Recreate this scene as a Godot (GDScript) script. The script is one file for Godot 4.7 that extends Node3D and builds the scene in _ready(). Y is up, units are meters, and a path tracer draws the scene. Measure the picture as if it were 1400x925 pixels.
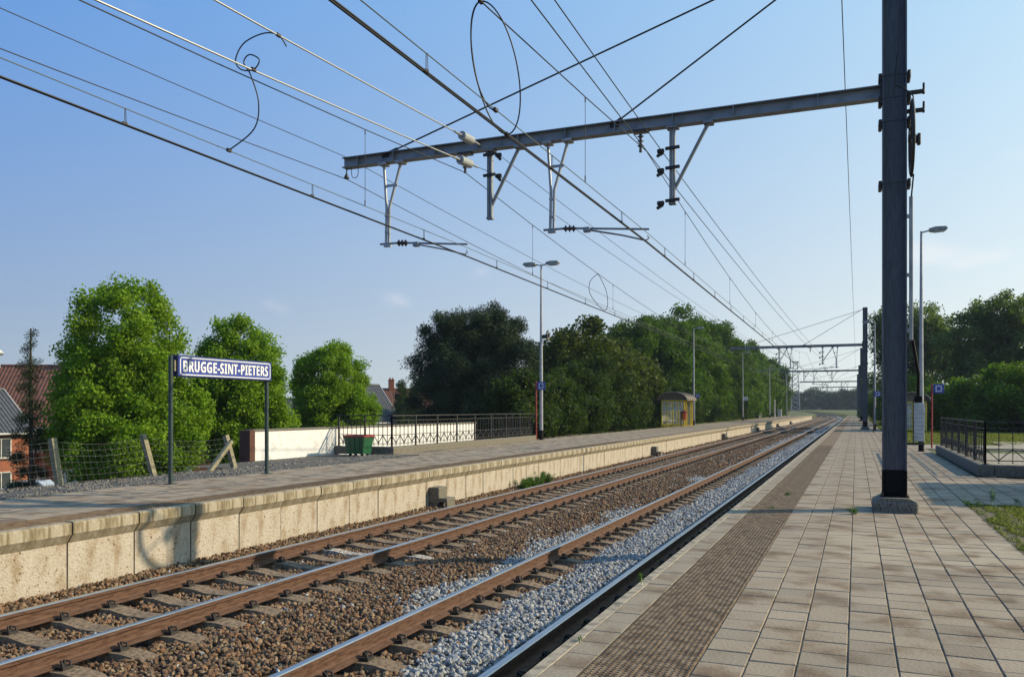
extends Node3D
# A railway station: two platforms, two tracks under a catenary, a street with houses below on one side, woods beyond.
# World: track runs along -z, x to the right, y up; top of the near platform is y = 0, rail tops are y = -0.52.

const YAW := 22.38
const RAIL_Y := -0.52
const FAR_Y := 0.17          # top of the opposite platform
const RADIUS := 1000.0       # the line curves to the left beyond BEND
const BEND := 205.0
const NEAR_C := -3.43        # centre lines of the two tracks
const FAR_C := -7.21

var rng := RandomNumberGenerator.new()
var taken := {}
var M := {}
var shared := {}

# ------------------------------------------------------------------ mesh builder
class MB:
	var v := PackedVector3Array()
	var n := PackedVector3Array()
	var c := PackedColorArray()
	var ix := PackedInt32Array()
	var col := Color(1, 1, 1)

	func vert(p: Vector3, nn: Vector3) -> int:
		v.append(p); n.append(nn); c.append(col)
		return v.size() - 1

	func face(a: int, b: int, d: int) -> void:   # keeps the side that its normals point to in front
		var g := (v[d] - v[a]).cross(v[b] - v[a])
		if g.dot(n[a] + n[b] + n[d]) >= 0.0:
			ix.append(a); ix.append(b); ix.append(d)
		else:
			ix.append(a); ix.append(d); ix.append(b)

	func tri(a: Vector3, b: Vector3, d: Vector3, nn: Vector3) -> void:
		face(vert(a, nn), vert(b, nn), vert(d, nn))

	func quad(a: Vector3, b: Vector3, d: Vector3, e: Vector3, nn: Vector3) -> void:
		var i := vert(a, nn); var j := vert(b, nn); var k := vert(d, nn); var l := vert(e, nn)
		face(i, j, k); face(i, k, l)

	func quad_auto(a: Vector3, b: Vector3, d: Vector3, e: Vector3, out: Vector3) -> void:   # normal from the corners, on the side of out
		var nn := (b - a).cross(e - a)
		if nn.length_squared() < 1e-16:
			nn = (d - b).cross(e - d)
		nn = nn.normalized()
		if nn.dot(out) < 0.0:
			nn = -nn
		quad(a, b, d, e, nn)

	func quad_auto2(a: Vector3, b: Vector3, d: Vector3, e: Vector3, out: Vector3) -> MB:
		quad_auto(a, b, d, e, out)
		return self

	func box(ctr: Vector3, size: Vector3, ch := 0.0, bs := Basis.IDENTITY) -> MB:
		var h := size * 0.5
		var sg := [-1.0, 1.0]
		var at := func(s: Vector3, k: int) -> Vector3:
			var p := Vector3(s.x * (h.x - (ch if k != 0 else 0.0)), s.y * (h.y - (ch if k != 1 else 0.0)), s.z * (h.z - (ch if k != 2 else 0.0)))
			return ctr + bs * p
		for k in 3:
			for s in sg:
				var q := []
				for w in [[-1.0, -1.0], [1.0, -1.0], [1.0, 1.0], [-1.0, 1.0]]:
					var e := Vector3.ZERO
					e[k] = s; e[(k + 1) % 3] = w[0]; e[(k + 2) % 3] = w[1]
					q.append(at.call(e, k))
				var nn := Vector3.ZERO
				nn[k] = s
				quad(q[0], q[1], q[2], q[3], bs * nn)
		if ch > 0.0:
			for k in 3:
				var i := (k + 1) % 3
				var j := (k + 2) % 3
				for s in sg:
					for t in sg:
						var e0 := Vector3.ZERO
						e0[i] = s; e0[j] = t; e0[k] = -1.0
						var e1 := e0
						e1[k] = 1.0
						var nn := Vector3.ZERO
						nn[i] = s; nn[j] = t
						quad(at.call(e0, i), at.call(e1, i), at.call(e1, j), at.call(e0, j), bs * nn.normalized())
			for s in sg:
				for t in sg:
					for w in sg:
						var e := Vector3(s, t, w)
						tri(at.call(e, 0), at.call(e, 1), at.call(e, 2), bs * e.normalized())
		return self

	func bar(a: Vector3, b: Vector3, w: float, h: float, up := Vector3.UP) -> MB:   # a square bar from a to b
		var z := (b - a).normalized()
		var x := up.cross(z)
		if x.length() < 1e-4:
			x = Vector3.RIGHT.cross(z)
		x = x.normalized()
		return box((a + b) * 0.5, Vector3(w, h, a.distance_to(b)), 0.0, Basis(x, z.cross(x), z))

	func tube(pts: Array, r0: float, r1: float, sides := 6, caps := true) -> MB:
		var count := pts.size()
		var up := Vector3(0.13, 0.97, 0.21)
		var first := v.size()
		for i in count:
			var a: Vector3 = pts[maxi(i - 1, 0)]
			var b: Vector3 = pts[mini(i + 1, count - 1)]
			var z := (b - a).normalized()
			var x := up.cross(z)
			if x.length() < 0.15:
				x = Vector3(0.9, 0.1, 0.4).cross(z)
			x = x.normalized()
			up = z.cross(x)
			var r := lerpf(r0, r1, float(i) / maxf(1.0, count - 1))
			for k in sides:
				var ang := TAU * k / sides
				var d := x * cos(ang) + up * sin(ang)
				vert(pts[i] + d * r, d)
		for i in count - 1:
			for k in sides:
				var p := first + i * sides + k
				var q := first + i * sides + (k + 1) % sides
				face(p, q, q + sides); face(p, q + sides, p + sides)
		if caps:
			for e in [0, count - 1]:
				var d: Vector3 = (pts[0] - pts[1]) if e == 0 else (pts[count - 1] - pts[count - 2])
				d = d.normalized()
				var ring := []
				for k in sides:
					ring.append(vert(v[first + e * sides + k], d))
				for k in range(1, sides - 1):
					face(ring[0], ring[k], ring[k + 1])
		return self

	func prism(poly: Array, z0: float, z1: float, t := Transform3D.IDENTITY, caps := true) -> MB:   # polygon in xy, drawn out along z
		var area := 0.0
		for i in poly.size():
			var p: Vector2 = poly[i]
			var q: Vector2 = poly[(i + 1) % poly.size()]
			area += p.x * q.y - q.x * p.y
		var s := 1.0 if area > 0.0 else -1.0
		for i in poly.size():
			var p: Vector2 = poly[i]
			var q: Vector2 = poly[(i + 1) % poly.size()]
			var e := (q - p).normalized() * s
			quad(t * Vector3(p.x, p.y, z0), t * Vector3(q.x, q.y, z0), t * Vector3(q.x, q.y, z1), t * Vector3(p.x, p.y, z1), t.basis * Vector3(e.y, -e.x, 0.0))
		if caps:
			var pk := PackedVector2Array(poly)
			var tr := Geometry2D.triangulate_polygon(pk)
			for z in [z0, z1]:
				var nn := t.basis * Vector3(0, 0, 1.0 if z > minf(z0, z1) else -1.0)
				for i in range(0, tr.size(), 3):
					tri(t * Vector3(pk[tr[i]].x, pk[tr[i]].y, z), t * Vector3(pk[tr[i + 1]].x, pk[tr[i + 1]].y, z), t * Vector3(pk[tr[i + 2]].x, pk[tr[i + 2]].y, z), nn)
		return self

	func lathe(prof: Array, sides := 12, t := Transform3D.IDENTITY) -> MB:   # (radius, height) pairs turned about y
		for i in prof.size() - 1:
			var p: Vector2 = prof[i]
			var q: Vector2 = prof[i + 1]
			var e := (q - p)
			if e.length() < 1e-6:
				continue
			var nr := Vector2(e.y, -e.x).normalized()
			if nr.x < -1e-6 and p.x > q.x and absf(e.y) < 1e-6:
				nr = -nr
			var row := []
			for k in sides + 1:
				var ang := TAU * k / sides
				var d := Vector3(cos(ang), 0, sin(ang))
				var nn := t.basis * (d * nr.x + Vector3.UP * nr.y)
				row.append([vert(t * (d * p.x + Vector3.UP * p.y), nn), vert(t * (d * q.x + Vector3.UP * q.y), nn)])
			for k in sides:
				face(row[k][0], row[k + 1][0], row[k + 1][1]); face(row[k][0], row[k + 1][1], row[k][1])
		return self

	func mesh() -> ArrayMesh:
		var m := ArrayMesh.new()
		var a := []
		a.resize(Mesh.ARRAY_MAX)
		a[Mesh.ARRAY_VERTEX] = v; a[Mesh.ARRAY_NORMAL] = n; a[Mesh.ARRAY_COLOR] = c; a[Mesh.ARRAY_INDEX] = ix
		m.add_surface_from_arrays(Mesh.PRIMITIVE_TRIANGLES, a)
		return m

# ------------------------------------------------------------------ things and parts
func numbered(called: String) -> String:
	taken[called] = taken.get(called, -1) + 1
	return called if taken[called] == 0 else "%s_%03d" % [called, taken[called]]

func tag(o: Node, label: String, category: String, group := "") -> void:
	o.set_meta("label", label); o.set_meta("category", category)
	if group:
		o.set_meta("group", group)

func thing(called: String, label: String, category: String, at := Vector3.ZERO, turn := 0.0, group := "") -> Node3D:
	var o := Node3D.new()
	o.name = numbered(called)
	add_child(o)
	o.position = at; o.rotation.y = turn
	tag(o, label, category, group)
	return o

func put(called: String, m: Mesh, mat: Material, parent: Node, t := Transform3D.IDENTITY) -> MeshInstance3D:
	var o := MeshInstance3D.new()
	o.name = called if parent != self else numbered(called)
	o.mesh = m
	o.material_override = mat
	o.transform = t
	parent.add_child(o, true)
	return o

func part(called: String, b: MB, mat: Material, parent: Node, t := Transform3D.IDENTITY) -> MeshInstance3D:
	return put(called, b.mesh(), mat, parent, t)

func single(called: String, b: MB, mat: Material, label: String, category: String, at := Vector3.ZERO, group := "") -> MeshInstance3D:
	var o := part(called, b, mat, self, Transform3D(Basis.IDENTITY, at))
	tag(o, label, category, group)
	return o

func structure(called: String, b: MB, mat: Material) -> MeshInstance3D:
	var o := part(called, b, mat, self)
	o.set_meta("kind", "structure")
	return o

func setting(called: String) -> Node3D:
	var o := Node3D.new()
	o.name = numbered(called)
	o.set_meta("kind", "structure")
	add_child(o)
	return o

func many(called: String, m: Mesh, mat: Material, buf: PackedFloat32Array, parent: Node) -> MultiMeshInstance3D:   # buf: 12 numbers of the transform and 4 of the colour a copy
	var mm := MultiMesh.new()
	mm.transform_format = MultiMesh.TRANSFORM_3D
	mm.use_colors = true
	mm.mesh = m
	mm.instance_count = buf.size() / 16
	mm.buffer = buf
	var o := MultiMeshInstance3D.new()
	o.name = called if parent != self else numbered(called)
	o.multimesh = mm
	o.material_override = mat
	parent.add_child(o, true)
	return o

func push(buf: PackedFloat32Array, b: Basis, o: Vector3, c: Color) -> void:
	buf.append_array(PackedFloat32Array([b.x.x, b.y.x, b.z.x, o.x, b.x.y, b.y.y, b.z.y, o.y, b.x.z, b.y.z, b.z.z, o.z, c.r, c.g, c.b, 1.0]))

func spin() -> Basis:
	return Basis.from_euler(Vector3(rng.randf() * TAU, rng.randf() * TAU, rng.randf() * TAU))

func path(s: float, d: float, y := 0.0) -> Vector3:   # s across the line, d along it
	if d <= BEND:
		return Vector3(s, y, -d)
	var a := (d - BEND) / RADIUS
	y += minf(1.1, 0.9 * pow((d - BEND) / 200.0, 2.0))   # the line climbs a little beyond the bend
	return Vector3(-RADIUS + (RADIUS + s) * cos(a), y, -BEND - (RADIUS + s) * sin(a))

func path_turn(d: float) -> float:
	return 0.0 if d <= BEND else (d - BEND) / RADIUS

# ------------------------------------------------------------------ materials
func lin(r: float, g: float, b: float) -> Color:
	return Color(r * 0.82, g * 0.82, b * 0.82).linear_to_srgb()

func pure(r: float, g: float, b: float) -> Color:
	return Color(r, g, b).linear_to_srgb()

func noise_tex(seed_: int, freq: float, oct: int, stops: Array, kind := FastNoiseLite.TYPE_SIMPLEX_SMOOTH, size := 512, normal := false, bump := 4.0) -> NoiseTexture2D:
	var f := FastNoiseLite.new()
	f.seed = seed_; f.frequency = freq; f.noise_type = kind
	f.fractal_octaves = oct
	if oct <= 1:
		f.fractal_type = FastNoiseLite.FRACTAL_NONE
	if kind == FastNoiseLite.TYPE_CELLULAR:
		f.cellular_return_type = FastNoiseLite.RETURN_DISTANCE
	var t := NoiseTexture2D.new()
	t.width = size; t.height = size; t.seamless = true; t.noise = f
	if normal:
		t.as_normal_map = true
		t.bump_strength = bump
	elif stops:
		var g := Gradient.new()
		var off := PackedFloat32Array()
		var cols := PackedColorArray()
		for s in stops:
			off.append(s[0]); cols.append(s[1])
		g.offsets = off; g.colors = cols
		t.color_ramp = g
	return t

func grey(x: float) -> Color:
	return Color(x, x, x)

func mat(col: Color, rough := 0.8, tex: Texture2D = null, scale := Vector3.ONE, metal := 0.0, nrm: Texture2D = null, nscale := 1.0, vc := false) -> StandardMaterial3D:
	var m := StandardMaterial3D.new()
	m.albedo_color = col
	m.roughness = rough
	m.metallic = metal
	m.vertex_color_use_as_albedo = vc
	if tex or nrm:
		m.uv1_triplanar = true
		m.uv1_world_triplanar = true
		m.uv1_scale = scale
		m.albedo_texture = tex
	if nrm:
		m.normal_enabled = true
		m.normal_texture = nrm
		m.normal_scale = nscale
	return m

func leafmat(col: Color, back: Color, rough := 0.55) -> StandardMaterial3D:
	var m := mat(col, rough, null, Vector3.ONE, 0.0, null, 1.0, true)
	m.metallic_specular = 0.22
	m.backlight_enabled = true
	m.backlight = back
	m.cull_mode = BaseMaterial3D.CULL_DISABLED
	return m

func make_materials() -> void:
	var mottled := noise_tex(3, 0.012, 5, [[0.0, grey(0.62)], [0.35, grey(0.84)], [0.6, grey(0.97)], [1.0, grey(1.0)]])
	var grain := noise_tex(7, 0.09, 4, [[0.0, grey(0.6)], [0.45, grey(0.92)], [1.0, grey(1.0)]])
	var soft := noise_tex(11, 0.006, 4, [[0.0, grey(0.78)], [0.5, grey(0.95)], [1.0, grey(1.0)]])
	var fine_n := noise_tex(13, 0.11, 4, [], FastNoiseLite.TYPE_SIMPLEX_SMOOTH, 512, true, 3.0)
	var rough_n := noise_tex(17, 0.035, 5, [], FastNoiseLite.TYPE_SIMPLEX_SMOOTH, 512, true, 7.0)
	# paving: brown lichen and dirt in blotches over a sandy grain
	var dirt := noise_tex(21, 0.006, 6, [[0.0, Color(0.66, 0.59, 0.52)], [0.28, Color(0.85, 0.81, 0.77)], [0.46, Color(0.96, 0.955, 0.95)], [1.0, Color(1, 1, 1)]])
	M.tile = mat(Color.WHITE, 0.9, dirt, Vector3(0.45, 0.45, 0.45), 0.0, fine_n, 0.22, true)
	M.tile.detail_enabled = true
	M.tile.detail_blend_mode = BaseMaterial3D.BLEND_MODE_MUL
	M.tile.detail_albedo = noise_tex(23, 0.16, 3, [[0.0, grey(0.58)], [0.42, grey(0.90)], [1.0, grey(1.0)]])
	M.tile.detail_uv_layer = BaseMaterial3D.DETAIL_UV_2
	M.tile.uv2_triplanar = true
	M.tile.uv2_world_triplanar = true
	M.tile.uv2_scale = Vector3(2.1, 2.1, 2.1)
	M.joint = mat(lin(0.15, 0.115, 0.08), 0.95, grain, Vector3(3, 3, 3))
	M.tactile = mat(lin(0.245, 0.175, 0.112), 0.92, noise_tex(29, 0.02, 6, [[0.0, Color(0.46, 0.40, 0.34)], [0.42, Color(0.80, 0.76, 0.72)], [0.62, Color(0.98, 0.97, 0.95)], [1.0, Color(1, 1, 1)]]), Vector3(0.7, 0.7, 0.7), 0.0, fine_n, 0.6)
	M.kerb = mat(lin(0.40, 0.34, 0.255), 0.9, mottled, Vector3(0.9, 0.9, 0.9), 0.0, fine_n, 0.5)
	# platform wall: pale concrete with rusty pits; coping with run-off streaks and algae
	M.wall = mat(lin(0.51, 0.468, 0.412), 0.92, noise_tex(31, 0.032, 4, [[0.0, Color(0.36, 0.25, 0.17)], [0.17, Color(0.54, 0.43, 0.34)], [0.215, Color(0.94, 0.92, 0.90)], [0.6, Color(0.98, 0.975, 0.97)], [1.0, Color(1, 1, 1)]], FastNoiseLite.TYPE_SIMPLEX_SMOOTH, 1024), Vector3(0.42, 0.42, 0.42), 0.0, fine_n, 0.5)
	M.wall.detail_enabled = true
	M.wall.detail_blend_mode = BaseMaterial3D.BLEND_MODE_MUL
	M.wall.detail_albedo = noise_tex(33, 0.010, 4, [[0.0, Color(0.80, 0.74, 0.66)], [0.45, Color(0.95, 0.94, 0.92)], [1.0, Color(1, 1, 1)]])
	M.wall.detail_uv_layer = BaseMaterial3D.DETAIL_UV_2
	M.wall.uv2_triplanar = true
	M.wall.uv2_world_triplanar = true
	M.wall.uv2_scale = Vector3(0.7, 0.35, 0.7)
	M.coping = mat(lin(0.41, 0.37, 0.30), 0.92, noise_tex(37, 0.012, 6, [[0.0, Color(0.62, 0.57, 0.48)], [0.38, Color(0.82, 0.79, 0.72)], [0.6, Color(0.96, 0.95, 0.92)], [1.0, Color(1, 1, 1)]]), Vector3(1.9, 0.22, 1.9), 0.0, fine_n, 0.5)
	M.rustgap = mat(lin(0.16, 0.065, 0.03), 0.95, grain, Vector3(2, 2, 2))
	M.block = mat(lin(0.27, 0.245, 0.195), 0.95, noise_tex(41, 0.03, 5, [[0.0, grey(0.4)], [0.45, grey(0.8)], [1.0, grey(1.0)]]), Vector3(2.4, 0.6, 2.4), 0.0, rough_n, 0.7)
	M.render_white = mat(lin(0.76, 0.76, 0.765), 0.9, noise_tex(43, 0.012, 5, [[0.0, grey(0.86)], [0.35, grey(0.96)], [1.0, grey(1.0)]]), Vector3(0.5, 0.5, 0.5), 0.0, fine_n, 0.3)
	M.brick = mat(lin(0.40, 0.145, 0.072), 0.9, noise_tex(47, 0.06, 3, [[0.0, Color(0.55, 0.5, 0.48)], [0.5, Color(0.9, 0.86, 0.84)], [1.0, Color(1, 1, 1)]]), Vector3(0.5, 1.6, 0.5), 0.0, rough_n, 0.5)
	M.brick_dark = mat(lin(0.13, 0.060, 0.042), 0.92, M.brick.albedo_texture, Vector3(1.5, 6.0, 1.5), 0.0, rough_n, 0.8)
	M.netting = mat(lin(0.13, 0.13, 0.13), 0.6)
	M.roof_red = mat(lin(0.235, 0.095, 0.058), 0.75, mottled, Vector3(0.4, 0.4, 0.4))
	M.roof_slate = mat(lin(0.085, 0.09, 0.105), 0.6, mottled, Vector3(0.4, 0.4, 0.4))
	# railway
	M.rust = mat(lin(0.150, 0.082, 0.053), 0.85, noise_tex(53, 0.03, 5, [[0.0, Color(0.62, 0.52, 0.46)], [0.5, Color(0.9, 0.87, 0.85)], [1.0, Color(1, 1, 1)]]), Vector3(1.6, 1.6, 0.35), 0.15, fine_n, 0.5)
	M.steel = mat(lin(0.66, 0.66, 0.67), 0.27, noise_tex(59, 0.02, 4, [[0.0, Color(0.75, 0.72, 0.7)], [0.5, Color(0.95, 0.95, 0.95)], [1.0, Color(1, 1, 1)]]), Vector3(12, 12, 0.3), 0.95)
	M.sleeper = mat(lin(0.30, 0.225, 0.15), 0.92, noise_tex(61, 0.02, 5, [[0.0, Color(0.45, 0.4, 0.36)], [0.4, Color(0.8, 0.77, 0.74)], [1.0, Color(1, 1, 1)]]), Vector3(1.3, 1.3, 1.3), 0.0, rough_n, 0.5)
	M.sleeper_limed = mat(lin(0.80, 0.79, 0.76), 0.92, noise_tex(63, 0.035, 4, [[0.0, Color(0.50, 0.43, 0.36)], [0.60, Color(0.62, 0.56, 0.49)], [0.68, Color(1, 1, 1)], [1.0, Color(1, 1, 1)]]), Vector3(1.1, 1.1, 1.1), 0.0, rough_n, 0.5)
	M.clip = mat(lin(0.030, 0.024, 0.021), 0.75, grain, Vector3(5, 5, 5))
	M.stone = mat(Color.WHITE, 0.92, grain, Vector3(4.5, 4.5, 4.5), 0.0, rough_n, 0.8, true)
	M.bed = mat(Color.WHITE, 0.95, noise_tex(67, 0.085, 4, [[0.0, grey(0.12)], [0.4, grey(0.5)], [0.62, grey(0.95)], [1.0, grey(1.0)]]), Vector3(0.8, 0.8, 0.8), 0.0, rough_n, 1.0, true)
	# metalwork
	M.galv = mat(lin(0.30, 0.32, 0.35), 0.5, soft, Vector3(0.8, 0.8, 0.8), 0.35)
	M.galv_light = mat(lin(0.46, 0.47, 0.49), 0.45, soft, Vector3(0.8, 0.8, 0.8), 0.35)
	M.mast = mat(lin(0.115, 0.125, 0.145), 0.55, noise_tex(71, 0.02, 5, [[0.0, grey(0.7)], [0.45, grey(0.92)], [1.0, grey(1.0)]]), Vector3(2.5, 0.25, 2.5), 0.1)
	M.black = mat(lin(0.008, 0.008, 0.009), 0.6, soft, Vector3.ONE)
	M.black.metallic_specular = 0.25
	M.wire = mat(lin(0.032, 0.031, 0.034), 0.5, null, Vector3.ONE, 0.4)
	M.wire_copper = mat(lin(0.10, 0.125, 0.105), 0.6, null, Vector3.ONE, 0.2)
	M.wire_bright = mat(lin(0.48, 0.47, 0.45), 0.42, null, Vector3.ONE, 0.6)
	M.porcelain = mat(lin(0.36, 0.37, 0.38), 0.3)
	M.porcelain_brown = mat(lin(0.06, 0.04, 0.035), 0.25)
	M.railing = mat(lin(0.028, 0.024, 0.022), 0.6, soft, Vector3.ONE)
	M.green_paint = mat(lin(0.028, 0.055, 0.052), 0.45, soft, Vector3.ONE)
	M.blue = mat(lin(0.030, 0.055, 0.31), 0.3)
	M.dark_blue = mat(lin(0.012, 0.018, 0.07), 0.4)
	M.white = mat(lin(0.78, 0.79, 0.80), 0.4)
	M.off_white = mat(lin(0.62, 0.62, 0.60), 0.55, soft, Vector3.ONE)
	M.red = mat(lin(0.36, 0.025, 0.03), 0.5, soft, Vector3.ONE)
	M.yellow = mat(lin(0.98, 0.70, 0.03), 0.5, soft, Vector3.ONE)
	M.orange = mat(lin(0.62, 0.13, 0.02), 0.5)
	M.bin_green = mat(lin(0.012, 0.11, 0.042), 0.45, soft, Vector3.ONE)
	M.shelter_roof = mat(lin(0.20, 0.155, 0.115), 0.55, mottled, Vector3(0.8, 0.8, 0.8))
	M.lens = mat(lin(0.55, 0.56, 0.55), 0.25)
	M.lamp_grey = mat(lin(0.33, 0.34, 0.33), 0.5, soft, Vector3.ONE)
	M.glass = mat(Color(0.82, 0.88, 0.88, 0.16), 0.05)
	M.glass.transparency = BaseMaterial3D.TRANSPARENCY_ALPHA
	M.pane = mat(lin(0.05, 0.06, 0.07), 0.08)
	M.tyre = mat(lin(0.015, 0.015, 0.015), 0.8)
	M.car = mat(lin(0.50, 0.55, 0.60), 0.25, null, Vector3.ONE, 0.3)
	M.car.clearcoat_enabled = true
	# ground and plants
	M.ground = mat(Color.WHITE, 0.95, noise_tex(73, 0.015, 6, [[0.0, Color(0.55, 0.5, 0.42)], [0.4, Color(0.82, 0.82, 0.72)], [1.0, Color(1, 1, 1)]]), Vector3(0.22, 0.22, 0.22), 0.0, rough_n, 0.8, true)
	M.gravel = mat(lin(0.15, 0.135, 0.115), 0.95, noise_tex(79, 0.08, 4, [[0.0, grey(0.45)], [0.5, grey(0.85)], [1.0, grey(1.0)]]), Vector3(0.9, 0.9, 0.9), 0.0, rough_n, 1.0)
	M.asphalt = mat(lin(0.06, 0.06, 0.062), 0.9, mottled, Vector3(0.3, 0.3, 0.3))
	M.old_concrete = mat(lin(0.33, 0.30, 0.20), 0.95, mottled, Vector3(3, 3, 3), 0.0, rough_n, 0.6)
	M.bark = mat(lin(0.085, 0.06, 0.04), 0.95, grain, Vector3(2, 0.6, 2), 0.0, rough_n, 1.0)
	M.leaf = leafmat(Color.WHITE, pure(0.85, 1.0, 0.25))
	M.needle = leafmat(Color.WHITE, pure(0.16, 0.20, 0.08), 0.6)
	M.blade = leafmat(Color.WHITE, pure(0.6, 0.7, 0.2))

# ------------------------------------------------------------------ sky
func make_sky(to_sun: Vector3) -> Sky:
	var w := 1024
	var h := 512
	var cl := FastNoiseLite.new()
	cl.seed = 436; cl.frequency = 1.0; cl.fractal_octaves = 5; cl.noise_type = FastNoiseLite.TYPE_SIMPLEX_SMOOTH
	var big := FastNoiseLite.new()
	big.seed = 522; big.frequency = 1.0; big.fractal_octaves = 3; big.noise_type = FastNoiseLite.TYPE_SIMPLEX_SMOOTH
	var data := PackedFloat32Array()
	data.resize(w * h * 3)
	for j in h:
		var el := PI * 0.5 - PI * (j + 0.5) / h
		var e := rad_to_deg(maxf(el, 0.0))
		var t := exp(-e / 18.0)
		for i in w:
			var az := TAU * (i + 0.5) / w
			var d := Vector3(sin(az) * cos(el), sin(el), -cos(az) * cos(el))
			var gam := rad_to_deg(acos(clampf(d.dot(to_sun), -1.0, 1.0)))
			var glow := exp(-gam / 60.0)
			var r := maxf(0.10, -0.163 + 0.229 * t + 0.916 * glow + 1.281 * t * glow)
			var g := maxf(0.24, 0.003 + 0.159 * t + 1.179 * glow + 0.824 * t * glow)
			var b := maxf(0.50, 0.606 - 0.325 * t + 0.488 * glow + 0.931 * t * glow)
			if el > 0.0:
				# thin fair-weather cloud, flattened towards the horizon
				var k := 1.0 / (sin(el) + 0.10)
				var p := Vector2(d.x, d.z) * k
				var nz := cl.get_noise_2d(p.x * 1.7, p.y * 1.7) + 0.8 * big.get_noise_2d(p.x * 0.35, p.y * 0.35)
				var m := smoothstep(0.66, 0.92, nz) * smoothstep(0.5, 4.0, e) * (1.0 - smoothstep(17.0, 27.0, e))
				r = lerpf(r, r * 0.5 + 0.48, m * 0.55); g = lerpf(g, g * 0.5 + 0.45, m * 0.55); b = lerpf(b, b * 0.5 + 0.44, m * 0.55)
			var at := (j * w + i) * 3
			data[at] = r; data[at + 1] = g; data[at + 2] = b
	var im := Image.create_from_data(w, h, false, Image.FORMAT_RGBF, data.to_byte_array())
	var pm := PanoramaSkyMaterial.new()
	pm.panorama = ImageTexture.create_from_image(im)
	var s := Sky.new()
	s.sky_material = pm
	return s

func _ready() -> void:
	rng.seed = 20240611
	# ---- camera: level, turned to the left of the line, lens shifted up
	var cam := Camera3D.new()
	cam.name = "camera"
	cam.position = Vector3(0, 1.55, 0)
	cam.rotation_degrees = Vector3(0, YAW, 0)
	cam.near = 0.1
	cam.far = 4000.0
	cam.set_frustum(0.1 * 2.0 * 462.5 / 1144.0, Vector2(0, 0.1 * 96.5 / 1144.0), 0.1, 4000.0)
	add_child(cam)
	cam.current = true
	# ---- sun, sky, air
	var to_sun := Vector3(1.0, 0.595, -0.5).normalized()
	var sun := DirectionalLight3D.new()
	sun.name = "sun"
	add_child(sun)
	sun.look_at_from_position(Vector3.ZERO, -to_sun, Vector3.UP)
	sun.light_energy = 1.6
	sun.light_color = Color(1.0, 0.925, 0.78)
	sun.light_angular_distance = 0.5
	sun.shadow_enabled = true
	var env := Environment.new()
	env.background_mode = Environment.BG_SKY
	env.sky = make_sky(to_sun)
	env.tonemap_mode = Environment.TONE_MAPPER_LINEAR
	env.tonemap_exposure = 1.25
	env.background_energy_multiplier = 0.90
	env.fog_enabled = true
	env.fog_density = 0.00022
	env.fog_light_color = Color(0.80, 0.86, 0.95)
	env.sdfgi_enabled = true
	env.ssao_enabled = true
	env.ssil_enabled = true
	var we := WorldEnvironment.new()
	we.name = "environment"
	we.environment = env
	add_child(we)
	make_materials()
	build_ground()
	build_ballast()
	build_track("railway_track", FAR_C, "rusty railway track with bare concrete sleepers along the opposite platform wall")
	build_track("railway_track", NEAR_C, "railway track with pale grey ballast heaped between its rails beside the near platform")
	build_near_platform()
	build_far_platform()
	build_catenary()
	build_wires()
	build_far_side()
	build_near_side()
	build_village()
	build_trees()
	build_weeds()

# ------------------------------------------------------------------ ground
func ground_y(s: float, d: float) -> float:
	if s < -13.6:
		var low := -4.8 if d < 140.0 else lerpf(-4.8, -1.6, smoothstep(140.0, 260.0, d))
		var wide := lerpf(7.5, 14.0, smoothstep(30.0, 45.0, d))
		return lerpf(0.08, low, smoothstep(0.0, wide, -13.6 - s)) if d < 36.0 else lerpf(0.05, low, smoothstep(0.0, wide, -16.5 - s))
	if s < -9.2:
		return 0.0
	if s < -1.5:
		return -1.1
	return -0.03

func build_ground() -> void:
	var ss := [-900.0, -500.0, -250.0, -140.0, -90.0, -60.0, -40.0, -31.0, -27.0, -24.0, -22.0, -20.0, -18.5, -17.0, -15.3, -14.5, -13.6, -13.3, -12.0, -9.3, -9.1, -1.55, -1.4, 1.0, 2.78, 5.5, 8.0, 16.0, 30.0, 60.0, 140.0, 300.0, 900.0]
	var ds := [-400.0, -150.0, -60.0, -20.0, -5.0, 3.0, 8.0, 14.0, 18.0, 22.3, 28.0, 33.1, 34.4, 38.0, 45.0, 55.0, 70.0, 90.0, 115.0, 140.0, 170.0, 205.0, 235.0, 265.0, 300.0, 340.0, 390.0, 450.0, 520.0, 620.0, 760.0, 950.0, 1200.0]
	var b := MB.new()
	var rows := []
	for d in ds:
		var row := []
		for s in ss:
			var y := ground_y(s, d)
			# meadow and lawn are grass, the foot of the line and the village are trodden earth
			b.col = Color(0.105, 0.125, 0.03) if s > 1.0 or s < -30.0 or d > 45.0 else Color(0.12, 0.10, 0.075)
			row.append(b.vert(path(s, d, y), Vector3.UP))
		rows.append(row)
	for i in ds.size() - 1:
		for k in ss.size() - 1:
			if ds[i] >= 22.3 and ds[i + 1] <= 34.4 and ss[k] >= -15.3 and ss[k + 1] <= -13.3:
				continue   # the two stairwells are open
			if ds[i] >= 22.3 and ds[i + 1] <= 33.1 and ss[k] >= 2.78 and ss[k + 1] <= 5.5:
				continue
			b.face(rows[i][k], rows[i][k + 1], rows[i + 1][k + 1]); b.face(rows[i][k], rows[i + 1][k + 1], rows[i + 1][k])
	structure("ground", b, M.ground)
	# village street below the embankment
	var r := MB.new()
	r.quad(Vector3(-38, -4.77, 20), Vector3(-31, -4.77, 20), Vector3(-31, -4.77, -150), Vector3(-38, -4.77, -150), Vector3.UP)
	structure("road", r, M.asphalt)

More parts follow.
